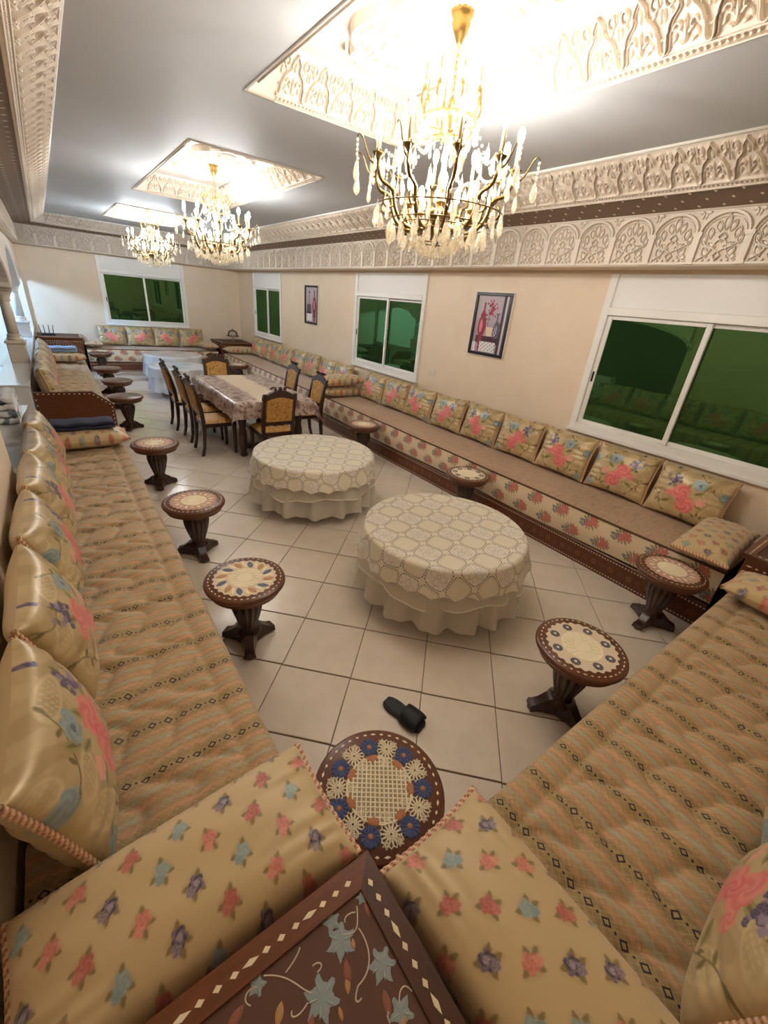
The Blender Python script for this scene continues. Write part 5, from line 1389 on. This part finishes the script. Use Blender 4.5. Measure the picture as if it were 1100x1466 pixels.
def make_chair():
    r = empty('dining_chair')
    def stile(s):
        m_ = MB(); pth = [(-.235, 0.0), (-.205, .12), (-.19, .30), (-.19, .46), (-.205, .62), (-.24, .80), (-.285, .93)]
        for i, (y, z) in enumerate(pth):
            w_ = .020; d_ = .024 if 1 < i < 5 else .018
            m_.v += [(s * .195 - w_, y - d_, z), (s * .195 + w_, y - d_, z), (s * .195 + w_, y + d_, z), (s * .195 - w_, y + d_, z)]
        for i in range(len(pth) - 1):
            for j in range(4): m_.f.append((i * 4 + j, i * 4 + (j + 1) % 4, i * 4 + 4 + (j + 1) % 4, i * 4 + 4 + j))
        n = len(pth) - 1; m_.f += [(3, 2, 1, 0), tuple(n * 4 + j for j in range(4))]
        return m_
    for s in (-1, 1): stile(s).build('rear_leg', M['wood_dark'], r)
    for s in (-1, 1): MB().lathe([(.018, 0), (.022, .03), (.018, .06), (.024, .22), (.030, .36), (.026, .38), (.032, .42)], 12, cx=s * .20, cy=.20).build('front_leg', M['wood_dark'], r, True)
    MB().bbox(-.225, .225, -.20, .225, .38, .435, .006).build('seat_rail', M['wood_dark'], r)
    n = 20; u = np.linspace(-1, 1, n); Ug, Vg = np.meshgrid(u, u, indexing='ij')
    tt = np.clip((1 - np.abs(Ug) ** 5) * (1 - np.abs(Vg) ** 5), 0, 1) ** .5
    link('seat', grid_mesh('seat', np.stack([Ug * .222, Vg * .21 + .015, .432 + .048 * tt], -1), M['damask']), r)
    ln = math.atan2(.095, .45)
    back = Matrix.Translation((0, -.197, .52)) @ Matrix.Rotation(PI / 2 + ln * .9, 4, 'X')     # local x right, y up the back, z backwards
    def b_(mb, nm, mat, smooth=False): return mb.xf(back).build(nm, mat, r, smooth)
    # crest rail with a stepped arch
    crest = [(-.222, .34), (-.215, .395), (-.17, .405), (-.13, .43), (-.07, .455), (0, .465), (.07, .455), (.13, .43), (.17, .405), (.215, .395), (.222, .34)] + [(.14, .345), (.07, .37), (0, .378), (-.07, .37), (-.14, .345)]
    m_ = MB()
    outer = crest[:11]; inner = [(-.222, .335), (-.16, .340), (-.14, .345), (-.10, .358), (-.06, .371), (0, .378), (.06, .371), (.10, .358), (.14, .345), (.16, .340), (.222, .335)]
    for i in range(10):
        q_ = [inner[i], inner[i + 1], outer[i + 1], outer[i]]; m_.prism(q_, -.018, .02)
    cr_ = b_(m_, 'crest_rail', M['wood_dark'])
    m2 = MB()
    for s in (-1, 1): m2.ribbon([(s * (.075 + (.05 - .006 * i) * math.cos(.7 * i)), .475 + (.028 - .003 * i) * math.sin(.7 * i)) for i in range(8)], .018, -.012, .012)
    m2.ell((0, .482, 0), (.028, .024, .014), 10, 6)
    m2.xf(back).build('crest_carving', M['wood_dark'], cr_, True)
    m_ = MB(); pts = [(-.18, .03), (-.09, .04), (-.05, .025), (0, .035), (.05, .025), (.09, .04), (.18, .03)]
    m_.ribbon(pts, .05, -.016, .016, False, .9); m_.ribbon(pts, .05, .016, -.016, False, .9); b_(m_, 'lower_back_rail', M['wood_dark'])
    poly = [(-.175, .05), (.175, .05), (.175, .345), (.13, .36), (.06, .378), (0, .384), (-.06, .378), (-.13, .36), (-.175, .345)]
    m_ = MB(); m_.mound(poly, 0, .028, .93); m_.mound(poly[::-1], 0, -.022, .93); b_(m_, 'back_pad', M['damask'])
    return r
ch0 = make_chair(); fst = True
for (x, y, rz, l) in ((1.525, 5.80, -PI / 2, 'dark dining chair with gold damask pad, arcade side, next to the lace table'), (1.53, 6.42, -PI / 2, 'middle dark dining chair with gold damask pad on the arcade side'), (1.485, 7.08, -PI / 2, 'dark dining chair with gold damask pad, arcade side, next to the vinyl tables'),
                      (2.08, 5.16, 0, 'dark dining chair at the table end facing away from the lace table'), (2.15, 7.50, PI, 'dark dining chair at the table end by the vinyl tables'),
                      (2.87, 5.86, PI / 2, 'dark dining chair on the window side closer to the lace table'), (2.925, 6.90, PI / 2, 'dark dining chair on the window side closer to the vinyl tables')):
    c_ = ch0 if fst else copy_tree(ch0); fst = False
    c_.location = (x, y, 0); c_.rotation_euler = (0, 0, rz); set_props(c_, l, 'chair', 'dining chairs')

# ------------------------------------------------------------ pictures
def art(U, V, kind):
    C = np.ones(U.shape + (3,)) * A3(lin(186, 172, 180))
    C = blend(C, sm(.5 - V, .5) * .6, lin(150, 118, 130))
    el = lambda cx, cy, a, b: ((U - cx) / a) ** 2 + ((V - cy) / b) ** 2
    bottle = lambda cx, w_, t, cut: (el(cx, .47, w_, .20) < 1) | ((np.abs(U - cx) < w_ * .22 + w_ * .5 * np.clip(1 - np.abs(V - .66) / .08, 0, 1)) & (V > .55) & (V < t)) | ((np.abs(U - cx) < w_ * (.55 - .3 * (V < .15))) & (V < .42) & (V > cut))
    if kind == 1:
        C = blend(C, (U > .80) & (U < .88), lin(52, 46, 54)); C = blend(C, (U > .90) & (U < .93), lin(228, 224, 226)); C = blend(C, (U > .94), lin(96, 88, 100))
        C = blend(C, (V < .30) & (V > .17) & (U < .8) & (U > .1), lin(70, 26, 44))
        r_ = np.random.default_rng(2)
        for k in range(40):
            x, y = .47 + r_.normal(0, .07), .78 + r_.normal(0, .075); C = blend(C, el(x, y, .024, .020) < 1, lin(176, 40, 66) if k % 3 else lin(120, 28, 48))
        C = blend(C, (np.abs(U - .44 - .02 * np.sin(V * 9)) < .008) & (V > .4) & (V < .75), lin(110, 40, 54))
        C = blend(C, bottle(.24, .13, .88, .02), lin(140, 28, 50)); C = blend(C, el(.21, .47, .05, .12) < 1, lin(226, 118, 138))
        C = blend(C, (np.abs(U - .50) < .10 + .16 * (V - .40)) & (V > .30) & (V < .46), lin(236, 206, 180))
        C = blend(C, (el(.72, .42, .11, .15) < 1) | ((np.abs(U - .70) < .022) & (V > .5) & (V < .70)) | ((np.abs(U - .70) < .06) & (V > .685) & (V < .705)), lin(92, 88, 104))
        C = blend(C, (el(.69, .40, .05, .10) < 1) & (np.sin(U * 90) * np.sin(V * 70) > 0), lin(196, 190, 200))
        C = blend(C, (U > .25) & (U < .76) & (V > .02) & (V < .20), lin(232, 228, 226)); C = blend(C, (U > .25) & (U < .76) & (V > .03) & (V < .19) & (np.sin(U * 52 + 9 * V) * np.sin(V * 95) > .55), lin(110, 108, 116))
        C = blend(C, (U < .12) & (V < .18), lin(224, 214, 218))
    else:
        C = blend(C, (np.abs(U - .28) < .02 + .10 * np.clip(.95 - V, 0, 1) ** 2) & (V > .45) & (V < .95), lin(120, 100, 112)); C = blend(C, el(.30, .86, .07, .03) < 1, lin(96, 66, 78))
        C = blend(C, (U > .1) & (U < .46) & (V > .26) & (V < .52), lin(84, 80, 90)); C = blend(C, (U > .08) & (U < .44) & (V > .255) & (V < .30), lin(26, 22, 26))
        C = blend(C, bottle(.74, .17, .92, .02), lin(122, 24, 46)); C = blend(C, el(.72, .50, .05, .14) < 1, lin(224, 150, 164))
        C = blend(C, (U > .08) & (U < .56) & (V > .04) & (V < .25), lin(226, 222, 222))
    return C
def picture(y, zc, w_, h_, kind, label):
    r = empty('framed_picture'); r.matrix_world = frame_matrix((XR, y, zc), (0, -1, 0), (0, 0, 1), (-1, 0, 0)); set_props(r, label, 'picture')
    a, b, t = w_ / 2, h_ / 2, .035
    for bx_ in ((-a, a, b - t, b), (-a, a, -b, -b + t), (-a, -a + t, -b + t, b - t), (a - t, a, -b + t, b - t)): MB().bbox(*bx_, .002, .03, .003).build('frame_rail', M['black'], r)
    m_ = MB()
    for bx_ in ((-a - .006, a + .006, b, b + .006), (-a - .006, a + .006, -b - .006, -b), (a, a + .006, -b, b), (-a - .006, -a, -b, b)): m_.box(*bx_, .002, .024)
    m_.build('frame_edge', M['alu'], r)
    MB().box(-a + .01, a - .01, -b + .01, b - .01, .001, .009).build('backing_board', M['black'], r)
    U_, V_ = np.meshgrid(np.linspace(0, 1, 110), np.linspace(0, 1, 150), indexing='ij')
    link('print', grid_mesh('print', np.stack([(U_ - .5) * (w_ - 2 * t), (V_ - .5) * (h_ - 2 * t), np.full(U_.shape, .011)], -1), M['print'], art(U_, V_, kind), smooth=False), r)
    return r
picture(3.815, 1.90, .575, .715, 1, 'framed still life of a red bottle, red flowers and grey vase')
picture(8.615, 1.875, .575, .715, 2, 'framed picture of one tall red bottle and a white box')

# ------------------------------------------------------------ slipper, router, glass dish
sl = empty('slipper', (1.145, 1.10, 0), math.atan2(-.26, .07)); set_props(sl, 'single black slide slipper lying on the tiles', 'slipper')
def sole_w(t): return .036 + .012 * math.sin(PI * t) + .012 * Z((t - .45) * 3, 0, 1) * (1 - Z((t - .85) * 4, 0, .5)) - .006 * math.exp(-((t - .45) / .12) ** 2)
pts = []
N_ = 30
for k in range(N_ + 1):
    t = k / N_; e = (1 - (2 * t - 1) ** 8) ** .5; pts.append((-.135 + .27 * t, sole_w(t) * e))
out_ = pts[1:-1] + [(x, -y) for x, y in reversed(pts[1:-1])]
MB().prism(out_[::-1], 0.0, .022).build('sole', M['rubber'], sl)
MB().mound([(x * .96, y * .9) for x, y in out_[::-1]], .022, .027, .93).build('footbed', M['rubber'], sl)
P_ = []
for i in range(12):
    t = i / 11; x = .005 + .105 * t; row = []
    for j in range(15):
        a = PI * j / 14; wv = sole_w(.5 + x / .27) + .004; row.append((x, wv * math.cos(a), .012 + (.058 - .014 * t) * math.sin(a) ** .7))
    P_.append(row)
P_ = np.array(P_); st_ = link('strap', grid_mesh('strap', P_, M['rubber']), sl); so = st_.modifiers.new('thickness', 'SOLIDIFY'); so.thickness = .006
rt = empty('wifi_router', (-.10, 12.55, CTZ + .001), .1); set_props(rt, 'black router with upright antennas on a corner table', 'router')
MB().bbox(-.13, .13, -.08, .08, 0, .035, .006).build('router_body', M['rubber'], rt)
for k, x in enumerate((-.11, -.04, .04, .11)): MB().tube([(x, .07, .03), (x + (k - 1.5) * .012, .075, .20)], [.009, .006], 8).build('antenna', M['rubber'], rt, True)
gd = empty('glass_cake_dish', (4.02, 12.62, CTZ + .001)); set_props(gd, 'footed glass dish with a knobbed dome on a corner table', 'glass dish')
MB().lathe([(.09, 0), (.085, .008), (.03, .02), (.02, .06), (.03, .10), (.16, .115), (.175, .13), (.17, .135), (.03, .12)], 28).build('footed_plate', M['clear_glass'], gd, True)
MB().lathe([(.13, .13), (.132, .18), (.115, .23), (.07, .265), (.02, .278)], 28, cap=False).build('dome', M['clear_glass'], gd, True)
MB().ell((0, 0, .30), (.018, .018, .022), 10, 6).build('knob', M['brass'], gd, True)
